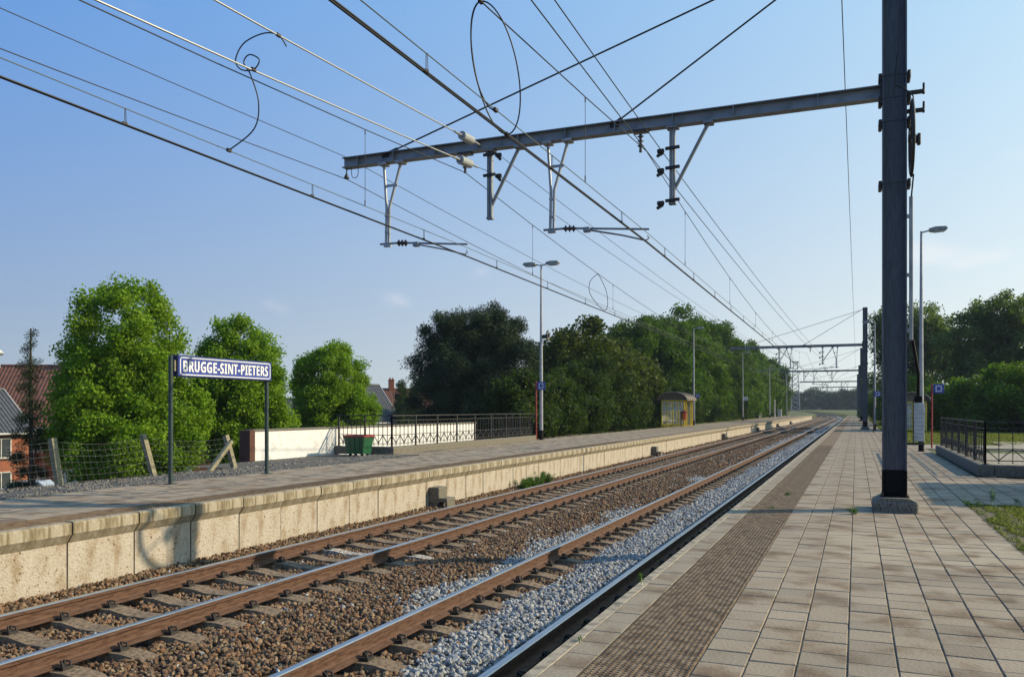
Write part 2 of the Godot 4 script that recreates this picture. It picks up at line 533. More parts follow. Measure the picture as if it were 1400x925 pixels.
# ------------------------------------------------------------------ ballast and stones
func bed_y(s: float) -> float:
	var pts := [[-9.1, -0.66], [-8.6, -0.70], [-8.2, -0.765], [-7.2, -0.785], [-6.3, -0.765], [-5.9, -0.73], [-5.3, -0.70], [-4.7, -0.73], [-4.3, -0.765], [-3.9, -0.77], [-3.6, -0.725], [-3.1, -0.69], [-2.8, -0.71], [-2.5, -0.77], [-1.7, -0.80]]
	for i in pts.size() - 1:
		if s <= pts[i + 1][0]:
			return lerpf(pts[i][1], pts[i + 1][1], clampf((s - pts[i][0]) / (pts[i + 1][0] - pts[i][0]), 0.0, 1.0))
	return -0.8

func grey_share(s: float, d: float) -> float:   # fresh pale stone tipped along the near track
	var edge := 0.18 * sin(d * 1.3) + 0.1 * sin(d * 3.1 + 1.0)
	var g := smoothstep(-3.84 + edge * 0.5, -3.62 + edge * 0.5, s) * (1.0 - smoothstep(-2.35, -2.1, s))
	var strip := smoothstep(7.8, 9.0, d) * (1.0 - smoothstep(17.5, 19.8, d)) + smoothstep(25.8, 26.6, d) * (1.0 - smoothstep(27.6, 28.6, d)) + 0.8 * smoothstep(40.0, 50.0, d)
	var lo := -4.92 + edge * 0.7
	g = maxf(g, strip * smoothstep(lo - 0.12, lo + 0.2, s) * (1.0 - smoothstep(-4.22, -4.1, s)))
	return clampf(g, 0.0, 1.0)

func stone_mesh(k: int) -> ArrayMesh:   # a broken stone: a few planes hacked off a lump
	var r := RandomNumberGenerator.new()
	r.seed = 900 + k
	var b := MB.new()
	var t := (1.0 + sqrt(5.0)) / 2.0
	var p := [Vector3(-1, t, 0), Vector3(1, t, 0), Vector3(-1, -t, 0), Vector3(1, -t, 0), Vector3(0, -1, t), Vector3(0, 1, t), Vector3(0, -1, -t), Vector3(0, 1, -t), Vector3(t, 0, -1), Vector3(t, 0, 1), Vector3(-t, 0, -1), Vector3(-t, 0, 1)]
	var f := [[0, 11, 5], [0, 5, 1], [0, 1, 7], [0, 7, 10], [0, 10, 11], [1, 5, 9], [5, 11, 4], [11, 10, 2], [10, 7, 6], [7, 1, 8], [3, 9, 4], [3, 4, 2], [3, 2, 6], [3, 6, 8], [3, 8, 9], [4, 9, 5], [2, 4, 11], [6, 2, 10], [8, 6, 7], [9, 8, 1]]
	var q := []
	for x in p:
		var y: Vector3 = x.normalized() * r.randf_range(0.72, 1.12)
		q.append(y)
	for c in 5:
		var nn := Vector3(r.randfn(), r.randfn(), r.randfn()).normalized()
		var lim := r.randf_range(0.45, 0.7)
		for i in q.size():
			var over: float = q[i].dot(nn) - lim
			if over > 0.0:
				q[i] = q[i] - nn * over
	var st := Vector3(r.randf_range(0.85, 1.25), r.randf_range(0.6, 0.85), r.randf_range(0.75, 1.0))
	for g in f:
		var a: Vector3 = q[g[0]] * st
		var d: Vector3 = q[g[1]] * st
		var e: Vector3 = q[g[2]] * st
		var nn := (d - a).cross(e - a)
		if nn.length() < 1e-5:
			continue
		nn = nn.normalized()
		if nn.dot(a + d + e) < 0.0:
			nn = -nn
		b.tri(a, d, e, nn)
	return b.mesh()

func build_ballast() -> void:
	# the bed under the stones
	var b := MB.new()
	var ss := []
	for i in 47:
		ss.append(-9.12 + i * 0.161)
	var ds := [-25.0]
	while ds[-1] < 130.0:
		ds.append(ds[-1] + (1.0 if ds[-1] > 2.0 and ds[-1] < 60.0 else 2.5))
	while ds[-1] < 480.0:
		ds.append(ds[-1] + 12.0)
	var rows := []
	for d in ds:
		var row := []
		for s in ss:
			var g := grey_share(s, d)
			b.col = Color(0.090, 0.048, 0.027).lerp(Color(0.25, 0.255, 0.25), g)
			row.append(b.vert(path(s, d, bed_y(s) - (0.03 if d < 110.0 else 0.0)), Vector3.UP))
		rows.append(row)
	for i in ds.size() - 1:
		for k in ss.size() - 1:
			b.face(rows[i][k], rows[i][k + 1], rows[i + 1][k + 1]); b.face(rows[i][k], rows[i + 1][k + 1], rows[i + 1][k])
	structure("ballast_bed", b, M.bed)
	var brown := Node3D.new()
	brown.name = "brown_ballast"; brown.set_meta("kind", "stuff"); add_child(brown)
	tag(brown, "rust brown crushed stone ballast around both tracks", "ballast")
	var pale := Node3D.new()
	pale.name = "pale_ballast"; pale.set_meta("kind", "stuff"); add_child(pale)
	tag(pale, "fresh pale grey crushed stone heaped between the rails of the near track", "ballast")
	var kinds := 5
	var bb := []
	var pb := []
	var meshes := []
	for k in kinds:
		bb.append(PackedFloat32Array()); pb.append(PackedFloat32Array()); meshes.append(stone_mesh(k))
	var zones := [[2.0, 16.0, 680.0, 0.0265], [16.0, 34.0, 380.0, 0.032], [34.0, 62.0, 140.0, 0.046], [62.0, 110.0, 45.0, 0.06]]
	for z in zones:
		var count := int((z[1] - z[0]) * 7.3 * z[2])
		for i in count:
			var s := rng.randf_range(-9.05, -1.75)
			var d := rng.randf_range(z[0], z[1])
			var y := bed_y(s)
			var g := grey_share(s, d)
			var is_grey := rng.randf() < g * 0.97 + 0.012
			var on_rail := false
			for c in [NEAR_C, FAR_C]:
				for e in [-0.75, 0.75]:
					if absf(s - c - e) < 0.085:
						on_rail = true
				if absf(s - c) < 1.28 and not is_grey:
					var ph := fposmod(d - 0.35, 0.61)
					if ph < 0.13 or ph > 0.48:
						if rng.randf() < 0.985:
							on_rail = true
			if on_rail:
				continue
			var size: float = z[3] * rng.randf_range(0.7, 1.45)
			var col: Color
			if is_grey:
				var q := rng.randf_range(0.20, 0.48)
				col = Color(q, q * 1.0, q * 0.985)
				size *= 1.05
			else:
				var q := rng.randf_range(0.5, 1.4)
				col = Color(0.200, 0.098, 0.046).lerp(Color(0.165, 0.118, 0.074), rng.randf()) * q
				if rng.randf() < 0.14:
					col = Color(0.285, 0.195, 0.115)
			var k := rng.randi() % kinds
			var bs := spin().scaled(Vector3.ONE * size)
			var at := path(s, d, y + rng.randf_range(-0.35, 0.75) * size)
			if is_grey:
				push(pb[k], bs, at, col)
			else:
				push(bb[k], bs, at, col)
	for k in kinds:
		many("stones", meshes[k], M.stone, bb[k], brown)
		many("stones", meshes[k], M.stone, pb[k], pale)

# ------------------------------------------------------------------ tracks
func rail_sweep(poly: Array, s0: float) -> MB:
	var b := MB.new()
	var ds := [-8.0, BEND]
	while ds[-1] < 470.0:
		ds.append(ds[-1] + 9.0)
	for i in ds.size() - 1:
		for k in poly.size():
			var p: Vector2 = poly[k]
			var q: Vector2 = poly[(k + 1) % poly.size()]
			var e := q - p
			var nn := Vector3(-e.y, e.x, 0).normalized()
			b.quad(path(s0 + p.x, ds[i], p.y), path(s0 + q.x, ds[i], q.y), path(s0 + q.x, ds[i + 1], q.y), path(s0 + p.x, ds[i + 1], p.y), nn)
	return b

func sleeper_mesh(b: MB, t: Transform3D) -> void:
	var xs := [-1.27, -1.2, -0.98, -0.52, -0.27, 0.27, 0.52, 0.98, 1.2, 1.27]
	var ys := [-0.05, -0.025, 0.0, 0.0, -0.04, -0.04, 0.0, 0.0, -0.025, -0.05]
	for i in xs.size() - 1:
		var a := [Vector3(xs[i], ys[i], -0.11), Vector3(xs[i], ys[i], 0.11), Vector3(xs[i + 1], ys[i + 1], 0.11), Vector3(xs[i + 1], ys[i + 1], -0.11)]
		b.quad_auto(t * a[0], t * a[1], t * a[2], t * a[3], Vector3.UP)
		for sd in [-1.0, 1.0]:
			b.quad_auto(t * Vector3(xs[i], ys[i], 0.11 * sd), t * Vector3(xs[i + 1], ys[i + 1], 0.11 * sd), t * Vector3(xs[i + 1], -0.2, 0.15 * sd), t * Vector3(xs[i], -0.2, 0.15 * sd), Vector3(0, 0.1, sd))
	for e in [0, xs.size() - 1]:
		var sd := -1.0 if e == 0 else 1.0
		b.quad_auto(t * Vector3(xs[e], ys[e], -0.11), t * Vector3(xs[e], ys[e], 0.11), t * Vector3(xs[e] + 0.03 * sd, -0.2, 0.15), t * Vector3(xs[e] + 0.03 * sd, -0.2, -0.15), Vector3(sd, 0, 0))

func clip_shape(b: MB, o: Vector3, side: float) -> void:   # shoulder, bent spring clip and its bolt
	b.box(o + Vector3(side * 0.125, 0.018, 0), Vector3(0.11, 0.036, 0.13))
	b.tube([o + Vector3(side * 0.165, 0.02, -0.045), o + Vector3(side * 0.15, 0.075, -0.05), o + Vector3(side * 0.10, 0.085, -0.02), o + Vector3(side * 0.085, 0.05, 0.0), o + Vector3(side * 0.10, 0.085, 0.02), o + Vector3(side * 0.15, 0.075, 0.05), o + Vector3(side * 0.165, 0.02, 0.045)], 0.013, 0.013, 4, false)
	b.tube([o + Vector3(side * 0.125, 0.03, 0), o + Vector3(side * 0.125, 0.10, 0)], 0.018, 0.016, 5)

func build_track(called: String, c: float, label: String) -> void:
	var t := thing(called, label, "railway track", Vector3(c, 0, 0), 0.0, "tracks between the two platforms")
	var prof := [Vector2(-0.075, -0.172), Vector2(0.075, -0.172), Vector2(0.075, -0.160), Vector2(0.018, -0.140), Vector2(0.0085, -0.125), Vector2(0.0085, -0.055), Vector2(0.034, -0.042), Vector2(0.036, -0.010), Vector2(0.026, 0.0), Vector2(-0.026, 0.0), Vector2(-0.036, -0.010), Vector2(-0.034, -0.042), Vector2(-0.0085, -0.055), Vector2(-0.0085, -0.125), Vector2(-0.018, -0.140), Vector2(-0.075, -0.160)]
	for k in prof.size():
		prof[k] = prof[k] + Vector2(0, RAIL_Y)
	prof.reverse()
	var band := [Vector2(0.035, RAIL_Y - 0.006), Vector2(0.027, RAIL_Y + 0.0025), Vector2(-0.027, RAIL_Y + 0.0025), Vector2(-0.035, RAIL_Y - 0.006)]
	band.reverse()
	var here := Transform3D(Basis.IDENTITY, Vector3(-c, 0, 0))
	for e in [-0.75, 0.75]:
		var rail := part("rail", rail_sweep(prof, c + e), M.rust, t, here)
		part("running_surface", rail_sweep(band, c + e), M.steel, rail)
	if not shared.has("sleeper"):
		var sb := MB.new()
		sleeper_mesh(sb, Transform3D.IDENTITY)
		shared.sleeper = sb.mesh()
		for sd in [-1.0, 1.0]:
			var cb := MB.new()
			clip_shape(cb, Vector3.ZERO, sd)
			shared["clip%d" % int(sd)] = cb.mesh()
	var rest := MB.new()
	var rest_clips := MB.new()
	for i in 330:
		var d := 0.35 + i * 0.61 - 0.61
		var w := Transform3D(Basis.from_euler(Vector3(rng.randf_range(-0.012, 0.012), rng.randf_range(-0.006, 0.006), 0)), Vector3(rng.randf_range(-0.012, 0.012), RAIL_Y - 0.180, -d))
		if i < 150:
			var s := put("sleeper", shared.sleeper, M.sleeper_limed if c == FAR_C and i == 19 else M.sleeper, t, w)
			for e in [-0.75, 0.75]:
				for sd in [-1.0, 1.0]:
					if i < 70:
						put("rail_clip", shared["clip%d" % int(sd)], M.clip, s, Transform3D(Basis.from_scale(Vector3(0.88, 0.8, 0.82)), Vector3(e - w.origin.x, 0.0, 0)))
					else:
						clip_shape(rest_clips, Vector3(e, RAIL_Y - 0.180, -d), sd)
		else:
			sleeper_mesh(rest, w)
	part("distant_sleepers", rest, M.sleeper, t).set_meta("kind", "stuff")
	part("distant_rail_clips", rest_clips, M.clip, t).set_meta("kind", "stuff")

# ------------------------------------------------------------------ platforms
func slab_top(b: MB, x0: float, x1: float, z0: float, z1: float, y: float, ch: float, depth: float) -> void:   # a paving slab: top, worn edges, sides
	var a := [Vector3(x0 + ch, y, z0 + ch), Vector3(x1 - ch, y, z0 + ch), Vector3(x1 - ch, y, z1 - ch), Vector3(x0 + ch, y, z1 - ch)]
	var e := [Vector3(x0, y - ch, z0), Vector3(x1, y - ch, z0), Vector3(x1, y - ch, z1), Vector3(x0, y - ch, z1)]
	b.quad(a[0], a[1], a[2], a[3], Vector3.UP)
	var outs := [Vector3(0, 0, -1), Vector3(1, 0, 0), Vector3(0, 0, 1), Vector3(-1, 0, 0)]
	for k in 4:
		var l := (k + 1) % 4
		b.quad(a[k], a[l], e[l], e[k], (outs[k] + Vector3.UP).normalized())
		b.quad(e[k], e[l], e[l] - Vector3(0, depth, 0), e[k] - Vector3(0, depth, 0), outs[k])

func tile_color(x: float, d: float) -> Color:
	var r := rng.randf()
	var base := Color(0.465, 0.385, 0.29)
	if r < 0.2:
		base = Color(0.405, 0.345, 0.265)
	elif r < 0.38:
		base = Color(0.50, 0.42, 0.32)
	elif r < 0.5:
		base = Color(0.42, 0.34, 0.245)
	# relaid pale slabs before the mast, lichen-brown ones nearer
	if d > 9.0 and d < 11.4 and x > -0.35 and rng.randf() < 0.85:
		base = Color(0.55, 0.47, 0.355)
	elif d < 9.0 and x > -0.1 and rng.randf() < 0.75:
		base = Color(0.345, 0.285, 0.215).lerp(Color(0.41, 0.345, 0.265), rng.randf())
	return base * Color(0.755, 0.725, 0.690)

func pave(parent: Node3D, x0: float, cols: int, w: float, d0: float, d1: float, y: float, near_count: int, near_to: float) -> void:
	var made := 0
	var variants := []
	for k in 10:
		var vb := MB.new()
		vb.col = tile_color(5.0 if k > 4 else -1.0, [20.0, 20.0, 20.0, 20.0, 20.0, 5.0, 5.0, 5.0, 10.0, 10.0][k])
		slab_top(vb, -w * 0.5 + 0.0045, w * 0.5 - 0.0045, -w * 0.5 + 0.0045, w * 0.5 - 0.0045, 0.0, 0.0045, 0.03)
		variants.append(vb)
	var meshes := []
	for k in 10:
		meshes.append(variants[k].mesh())
	var rest := MB.new()
	for i in cols:
		var shift := rng.randf() * w
		var n := int((d1 - d0) / w)
		for j in n:
			var cx := x0 + (i + 0.5) * w
			var d := d0 + shift + (j + 0.5) * w
			var yy := y + rng.randf_range(-0.002, 0.004)
			if d + w * 0.5 > d1:
				continue
			if d < near_to and made < near_count:
				var k := rng.randi() % 5
				if d < 9.0 and cx > -0.1 and rng.randf() < 0.75:
					k = 5 + rng.randi() % 3
				elif d > 9.0 and d < 11.4 and cx > -0.35 and rng.randf() < 0.85:
					k = 8 + rng.randi() % 2
				put("paving_slab", meshes[k], M.tile, parent, Transform3D(Basis.from_euler(Vector3(rng.randf_range(-0.009, 0.009), rng.randf_range(-0.010, 0.010), rng.randf_range(-0.009, 0.009))), Vector3(cx, yy, -d)))
				made += 1
			else:
				rest.col = tile_color(cx, d)
				slab_top(rest, cx - w * 0.5 + 0.0045, cx + w * 0.5 - 0.0045, -d - w * 0.5 + 0.0045, -d + w * 0.5 - 0.0045, yy, 0.0045, 0.012)
	var o := part("distant_paving", rest, M.tile, parent)
	o.set_meta("kind", "stuff")

func tactile_mesh(w: float, n: int) -> MB:
	var b := MB.new()
	slab_top(b, -w * 0.5 + 0.002, w * 0.5 - 0.002, -w * 0.5 + 0.002, w * 0.5 - 0.002, 0.0, 0.003, 0.03)
	var p := w / n
	for i in n:
		for j in n:
			var o := Vector3(-w * 0.5 + (i + 0.5) * p, 0.0, -w * 0.5 + (j + 0.5) * p)
			var r := p * 0.36
			var q := p * 0.22
			var a := []
			var t := []
			for k in 4:
				var ang := PI * 0.25 + PI * 0.5 * k
				a.append(o + Vector3(cos(ang) * r, 0, sin(ang) * r)); t.append(o + Vector3(cos(ang) * q, 0.006, sin(ang) * q))
			b.quad(t[0], t[1], t[2], t[3], Vector3.UP)
			for k in 4:
				var l := (k + 1) % 4
				var ang := PI * 0.5 + PI * 0.5 * k
				b.quad(a[k], a[l], t[l], t[k], Vector3(cos(ang), 0.7, sin(ang)).normalized())
	return b

func tactile_strip(parent: Node3D, x0: float, cols: int, w: float, d0: float, d1: float, y: float) -> void:
	var m := tactile_mesh(w, 8).mesh()
	var made := 0
	var rest := MB.new()
	for j in int((d1 - d0) / w):
		for i in cols:
			var at := Vector3(x0 + (i + 0.5) * w, y + rng.randf_range(-0.002, 0.002), -(d0 + (j + 0.5) * w))
			if made < 260:
				put("tactile_slab", m, M.tactile, parent, Transform3D(Basis.IDENTITY, at))
				made += 1
			else:
				slab_top(rest, at.x - w * 0.5 + 0.003, at.x + w * 0.5 - 0.003, at.z - w * 0.5 + 0.003, at.z + w * 0.5 - 0.003, y, 0.003, 0.01)
	if rest.v.size():
		part("distant_tactile_paving", rest, M.tactile, parent).set_meta("kind", "stuff")

func build_near_platform() -> void:
	var p := setting("platform_near")
	var body := MB.new()
	body.box(Vector3(-0.05, -0.565, -96.0), Vector3(3.34, 1.116, 208.0))
	part("platform_bed", body, M.joint, p)
	# kerb stones along the edge
	var kb := MB.new()
	kb.box(Vector3(0, -0.1, 0), Vector3(0.088, 0.2, 0.992), 0.006)
	var km := kb.mesh()
	for j in 204:
		put("kerb_stone", km, M.kerb, p, Transform3D(Basis.from_euler(Vector3(0, rng.randf_range(-0.003, 0.003), 0)), Vector3(-1.757 + rng.randf_range(-0.003, 0.003), rng.randf_range(-0.003, 0.002), -(-1.5 + j + 0.5))))
	var eb := MB.new()
	eb.col = Color(0.33, 0.275, 0.205)
	slab_top(eb, -0.101, 0.101, -0.139, 0.139, 0.0, 0.004, 0.03)
	var em := eb.mesh()
	var er := MB.new()
	for j in 700:
		var d := -1.0 + j * 0.283
		if j < 110:
			put("edge_slab", em, M.tile, p, Transform3D(Basis.IDENTITY, Vector3(-1.609, rng.randf_range(-0.003, 0.002), -d)))
		else:
			er.col = tile_color(-2.0, 20.0)
			slab_top(er, -1.71, -1.508, -d - 0.139, -d + 0.139, 0.0, 0.004, 0.01)
	part("distant_edge_paving", er, M.tile, p).set_meta("kind", "stuff")
	tactile_strip(p, -1.503, 2, 0.30, -1.0, 198.0, 0.0)
	pave(p, -0.900, 9, 0.283, 2.0, 200.0, 0.0, 300, 12.2)
	# the wider part with the way to the stairs
	var w := setting("footway")
	var wb := MB.new()
	wb.box(Vector3(2.1, -0.26, -27.5), Vector3(0.9, 0.5, 24.6))
	wb.box(Vector3(5.75, -0.26, -18.4), Vector3(6.38, 0.5, 6.4))
	part("footway_bed", wb, M.joint, w)
	pave(w, 1.655, 3, 0.283, 15.3, 39.8, 0.004, 140, 40.0)
	pave(w, 2.51, 20, 0.30, 15.3, 21.55, 0.004, 140, 40.0)

func build_far_platform() -> void:
	var p := setting("platform_far")
	var body := MB.new()
	body.box(Vector3(-10.55, -0.365, -93.0), Vector3(3.0, 1.054, 200.0))
	body.box(Vector3(-12.72, -0.365, -106.0), Vector3(1.34, 1.054, 167.0))
	part("platform_bed", body, M.joint, p)
	var gap := MB.new()
	gap.box(Vector3(-9.045, -0.45, -93.0), Vector3(0.06, 1.2, 196.0))
	part("joint_filler", gap, M.rustgap, p)
	# precast edge units: a nosed coping over a recessed wall panel
	var cop := MB.new()
	cop.prism([Vector2(-0.14, 0.0), Vector2(-0.025, 0.0), Vector2(-0.007, -0.007), Vector2(0.0, -0.025), Vector2(0.0, -0.148), Vector2(-0.085, -0.262), Vector2(-0.14, -0.262)], -0.4885, 0.4885)
	var cm := cop.mesh()
	var pan := MB.new()
	pan.prism([Vector2(-0.135, -0.263), Vector2(-0.088, -0.263), Vector2(-0.088, -1.15), Vector2(-0.135, -1.15)], -0.489, 0.489)
	var pm := pan.mesh()
	for j in 190:
		var d := -0.31 + j * 1.03 - 1.03
		var t := Transform3D(Basis.from_euler(Vector3(0, rng.randf_range(-0.004, 0.004), 0)).scaled(Vector3(1, 1, 1.03)), Vector3(-8.87 + rng.randf_range(-0.005, 0.005), FAR_Y + rng.randf_range(-0.005, 0.005), -d))
		put("coping_stone", cm, M.coping, p, t)
		t.origin.x += rng.randf_range(-0.006, 0.004)
		put("wall_panel", pm, M.wall, p, t)
	var endw := MB.new()
	endw.box(Vector3(-11.1, -0.4, -194.9), Vector3(4.4, 1.12, 0.2))
	part("end_wall", endw, M.wall, p)
	tactile_strip(p, -9.52, 2, 0.253, 2.0, 193.0, FAR_Y + 0.002)
	pave(p, -12.05, 9, 0.281, 2.0, 193.0, FAR_Y, 160, 40.0)
	pave(p, -13.39, 4, 0.3, 22.0, 190.0, FAR_Y, 90, 60.0)
	# gravel strip behind the platform, up to the fence and the stair wall
	var g := MB.new()
	var xs := [-13.9, -13.4, -12.8, -12.3, -12.0]
	var ys := [0.02, 0.14, 0.17, 0.15, 0.10]
	var ds := []
	for i in 30:
		ds.append(-4.0 + i)
	for i in ds.size() - 1:
		for k in 4:
			var h0 := 0.02 * sin(ds[i] * 1.7 + k * 2.0)
			var h1 := 0.02 * sin(ds[i + 1] * 1.7 + k * 2.0)
			g.quad_auto(Vector3(xs[k], ys[k] + h0, -ds[i]), Vector3(xs[k + 1], ys[k + 1] + (0.02 * sin(ds[i] * 1.7 + (k + 1) * 2.0)), -ds[i]), Vector3(xs[k + 1], ys[k + 1] + (0.02 * sin(ds[i + 1] * 1.7 + (k + 1) * 2.0)), -ds[i + 1]), Vector3(xs[k], ys[k] + h1, -ds[i + 1]), Vector3.UP)
	g.quad(Vector3(-15.2, 0.13, -16), Vector3(-13.85, 0.13, -16), Vector3(-13.85, 0.13, -22.2), Vector3(-15.2, 0.13, -22.2), Vector3.UP)
	structure("gravel_path", g, M.gravel)
	var pebbles := Node3D.new()
	pebbles.name = "gravel"; pebbles.set_meta("kind", "stuff"); add_child(pebbles)
	tag(pebbles, "loose grey gravel between the opposite platform and the wire fence", "gravel")
	for k in 3:
		var buf := PackedFloat32Array()
		for i in 6500:
			var d := rng.randf_range(2.0, 22.2)
			var x := rng.randf_range(-13.85, -12.02) if d < 17.5 or rng.randf() < 0.55 else rng.randf_range(-15.1, -12.02)
			var y := 0.135 if x < -12.15 and x > -13.6 else 0.10
			var q := rng.randf_range(0.10, 0.27)
			push(buf, spin().scaled(Vector3.ONE * rng.randf_range(0.012, 0.032) * (2.2 if rng.randf() < 0.012 else 1.0)), Vector3(x, y + rng.randf_range(0.0, 0.03), -d), Color(q, q * 0.93, q * 0.84))
		many("stones", stone_mesh(20 + k), M.stone, buf, pebbles)

# ------------------------------------------------------------------ catenary
func catmull(pts: Array, steps: int) -> Array:
	var out := []
	for i in pts.size() - 1:
		var p0: Vector3 = pts[maxi(i - 1, 0)]
		var p1: Vector3 = pts[i]
		var p2: Vector3 = pts[i + 1]
		var p3: Vector3 = pts[mini(i + 2, pts.size() - 1)]
		for k in steps:
			out.append(p1.cubic_interpolate(p2, p0, p3, float(k) / steps))
	out.append(pts[-1])
	return out

func i_profile(h: float, w: float, tf: float, tw: float) -> Array:
	return [Vector2(-w / 2, -h / 2), Vector2(w / 2, -h / 2), Vector2(w / 2, -h / 2 + tf), Vector2(tw / 2, -h / 2 + tf), Vector2(tw / 2, h / 2 - tf), Vector2(w / 2, h / 2 - tf), Vector2(w / 2, h / 2), Vector2(-w / 2, h / 2), Vector2(-w / 2, h / 2 - tf), Vector2(-tw / 2, h / 2 - tf), Vector2(-tw / 2, -h / 2 + tf), Vector2(-w / 2, -h / 2 + tf)]

func shed_insulator(b: MB, a: Vector3, z: Vector3, r: float, n: int) -> void:   # a rod with sheds
	b.tube([a, z], r * 0.45, r * 0.45, 8)
	for i in n:
		var p := a.lerp(z, (i + 0.5) / n)
		var q := a.lerp(z, (i + 0.72) / n)
		b.tube([p, q], r, r * 0.55, 10)

func portal(d: float, sm: float, label: String, mirrored: bool, near: bool) -> void:
	var t := thing("catenary_mast", label, "catenary mast", path(sm, d), path_turn(d), "masts holding the overhead wires")
	var up := Transform3D(Basis(Vector3(1, 0, 0), Vector3(0, 0, 1), Vector3(0, 1, 0)), Vector3.ZERO)
	var f := MB.new()
	f.box(Vector3(0, -0.05, 0), Vector3(0.62, 0.42, 0.78), 0.02)
	f.prism([Vector2(-0.30, 0.16), Vector2(0.30, 0.16), Vector2(0.19, 0.215), Vector2(-0.19, 0.215)], -0.36, 0.36)
	part("foundation", f, M.block, t)
	var hs := [Vector2(-0.17, -0.15), Vector2(-0.148, -0.15), Vector2(-0.148, -0.008), Vector2(0.148, -0.008), Vector2(0.148, -0.15), Vector2(0.17, -0.15), Vector2(0.17, 0.15), Vector2(0.148, 0.15), Vector2(0.148, 0.008), Vector2(-0.148, 0.008), Vector2(-0.148, 0.15), Vector2(-0.17, 0.15)]
	var c := MB.new()
	c.prism(hs, 0.62, 9.25, up)
	part("column", c, M.mast, t)
	var k := MB.new()
	var fat := []
	for p in hs:
		fat.append(p * 1.01 + Vector2(signf(p.x), signf(p.y)) * 0.001)
	k.prism(fat, 0.16, 0.62, up)
	part("black_base_coat", k, M.black, t)
	part("base_plate", MB.new().box(Vector3(0, 0.222, 0), Vector3(0.40, 0.018, 0.40), 0.003), M.black, t)
	for bx in [-0.165, 0.165]:
		for bz in [-0.178, 0.178]:
			part("bolt", MB.new().tube([Vector3(bx, 0.22, bz), Vector3(bx, 0.255, bz)], 0.018, 0.018, 6).tube([Vector3(bx, 0.25, bz), Vector3(bx, 0.285, bz)], 0.010, 0.010, 6), M.rust, t)
	# the beam over both tracks and its two tie rods
	var over := 9.95
	var bm := MB.new()
	var along := Transform3D(Basis(Vector3(0, 0, 1), Vector3(0, 1, 0), Vector3(-1, 0, 0)), Vector3(0, 6.42, 0))
	bm.prism(i_profile(0.20, 0.19, 0.014, 0.010), 0.172, over, along)
	for x in [0.19, 1.1, 2.4, 3.4, 4.4, 5.3, 6.2, 7.0, 7.9, 8.8, 9.6]:
		bm.box(Vector3(-x, 6.42, 0), Vector3(0.012, 0.172, 0.182))
	part("beam", bm, M.galv, t)
	for e in [[9.0, 6.5, 9.08], [4.42, 6.5, 9.12]]:
		var r := MB.new()
		var foot := Vector3(-e[0], e[1], 0)
		var head := Vector3(-0.17, e[2], 0)
		r.tube([foot, head], 0.016, 0.016, 6)
		r.tube([foot, foot.lerp(head, 0.03)], 0.035, 0.03, 6)
		r.box(foot + Vector3(0, -0.02, 0), Vector3(0.16, 0.10, 0.03))
		part("tie_rod", r, M.wire, t)
	var bands := MB.new()
	for y in [6.62, 6.28, 5.92, 4.98]:
		bands.box(Vector3(0, y, 0.155), Vector3(0.42, 0.012, 0.012))
		bands.box(Vector3(0, y, -0.155), Vector3(0.42, 0.012, 0.012))
		for sx in [-1.0, 1.0]:
			bands.box(Vector3(sx * 0.20, y, 0), Vector3(0.05, 0.11, 0.30), 0.01)
	part("clamps", bands, M.railing, t)
	var hub := MB.new()
	hub.box(Vector3(-0.185, 6.42, 0), Vector3(0.03, 0.34, 0.26), 0.005)
	part("beam_end_plate", hub, M.railing, t)
	# drop frames that carry the steady arms
	var sides := [[-8.42, 1.0, -6.75], [-5.03, 1.0, -3.32]] if not mirrored else [[-4.75, -1.0, -7.25], [-1.4, -1.0, -3.6]]
	for q in sides:
		var s: float = q[0] - sm
		var dirn: float = q[1]
		var tip: float = q[2] - sm
		var v := MB.new()
		for dx in [-0.08, 0.30]:
			v.tube([Vector3(s + dx * dirn, 6.31, 0), Vector3(s + (0.03 if dx < 0.0 else 0.09) * dirn - 0.05 * dirn, 5.45, 0), Vector3(s + (-0.035 if dx < 0.0 else 0.03) * dirn, 4.72, 0)], 0.028, 0.026, 7)
			v.box(Vector3(s + dx * dirn, 6.30, 0), Vector3(0.17, 0.05, 0.20), 0.008)
		v.box(Vector3(s + 0.105 * dirn, 5.88, 0), Vector3(0.24, 0.045, 0.03))
		v.box(Vector3(s, 5.30, 0), Vector3(0.10, 0.04, 0.05)); v.box(Vector3(s, 4.98, 0), Vector3(0.10, 0.04, 0.05)); v.box(Vector3(s, 4.72, 0), Vector3(0.14, 0.05, 0.07))
		var frame := part("drop_frame", v, M.galv_light, t)
		var a := MB.new()
		a.tube([Vector3(s - 0.16 * dirn, 4.76, 0), Vector3(s + 0.3 * dirn, 4.755, 0), Vector3(tip + 0.05 * dirn, 4.62, 0)], 0.024, 0.02, 6)
		var k0 := Vector3(lerpf(s, tip, 0.38), 4.70, 0)
		for zz in [-0.03, 0.03]:
			a.tube([k0 + Vector3(0, 0, zz), k0.lerp(Vector3(tip, 4.44, 0), 0.6) + Vector3(0, 0.01, zz), Vector3(tip, 4.43, zz)], 0.012, 0.012, 5)
		a.box(k0, Vector3(0.12, 0.09, 0.09), 0.01)
		a.tube([Vector3(tip, 4.44, 0), Vector3(tip + 0.05 * dirn, 4.47, 0), Vector3(tip + 0.02 * dirn, 4.51, 0)], 0.012, 0.012, 5)
		part("steady_arm", a, M.galv, frame)
		var ins := MB.new()
		shed_insulator(ins, Vector3(s + 0.22 * dirn, 4.755, 0), Vector3(s + 0.44 * dirn, 4.74, 0), 0.065, 3)
		part("arm_insulator", ins, M.porcelain_brown, frame)
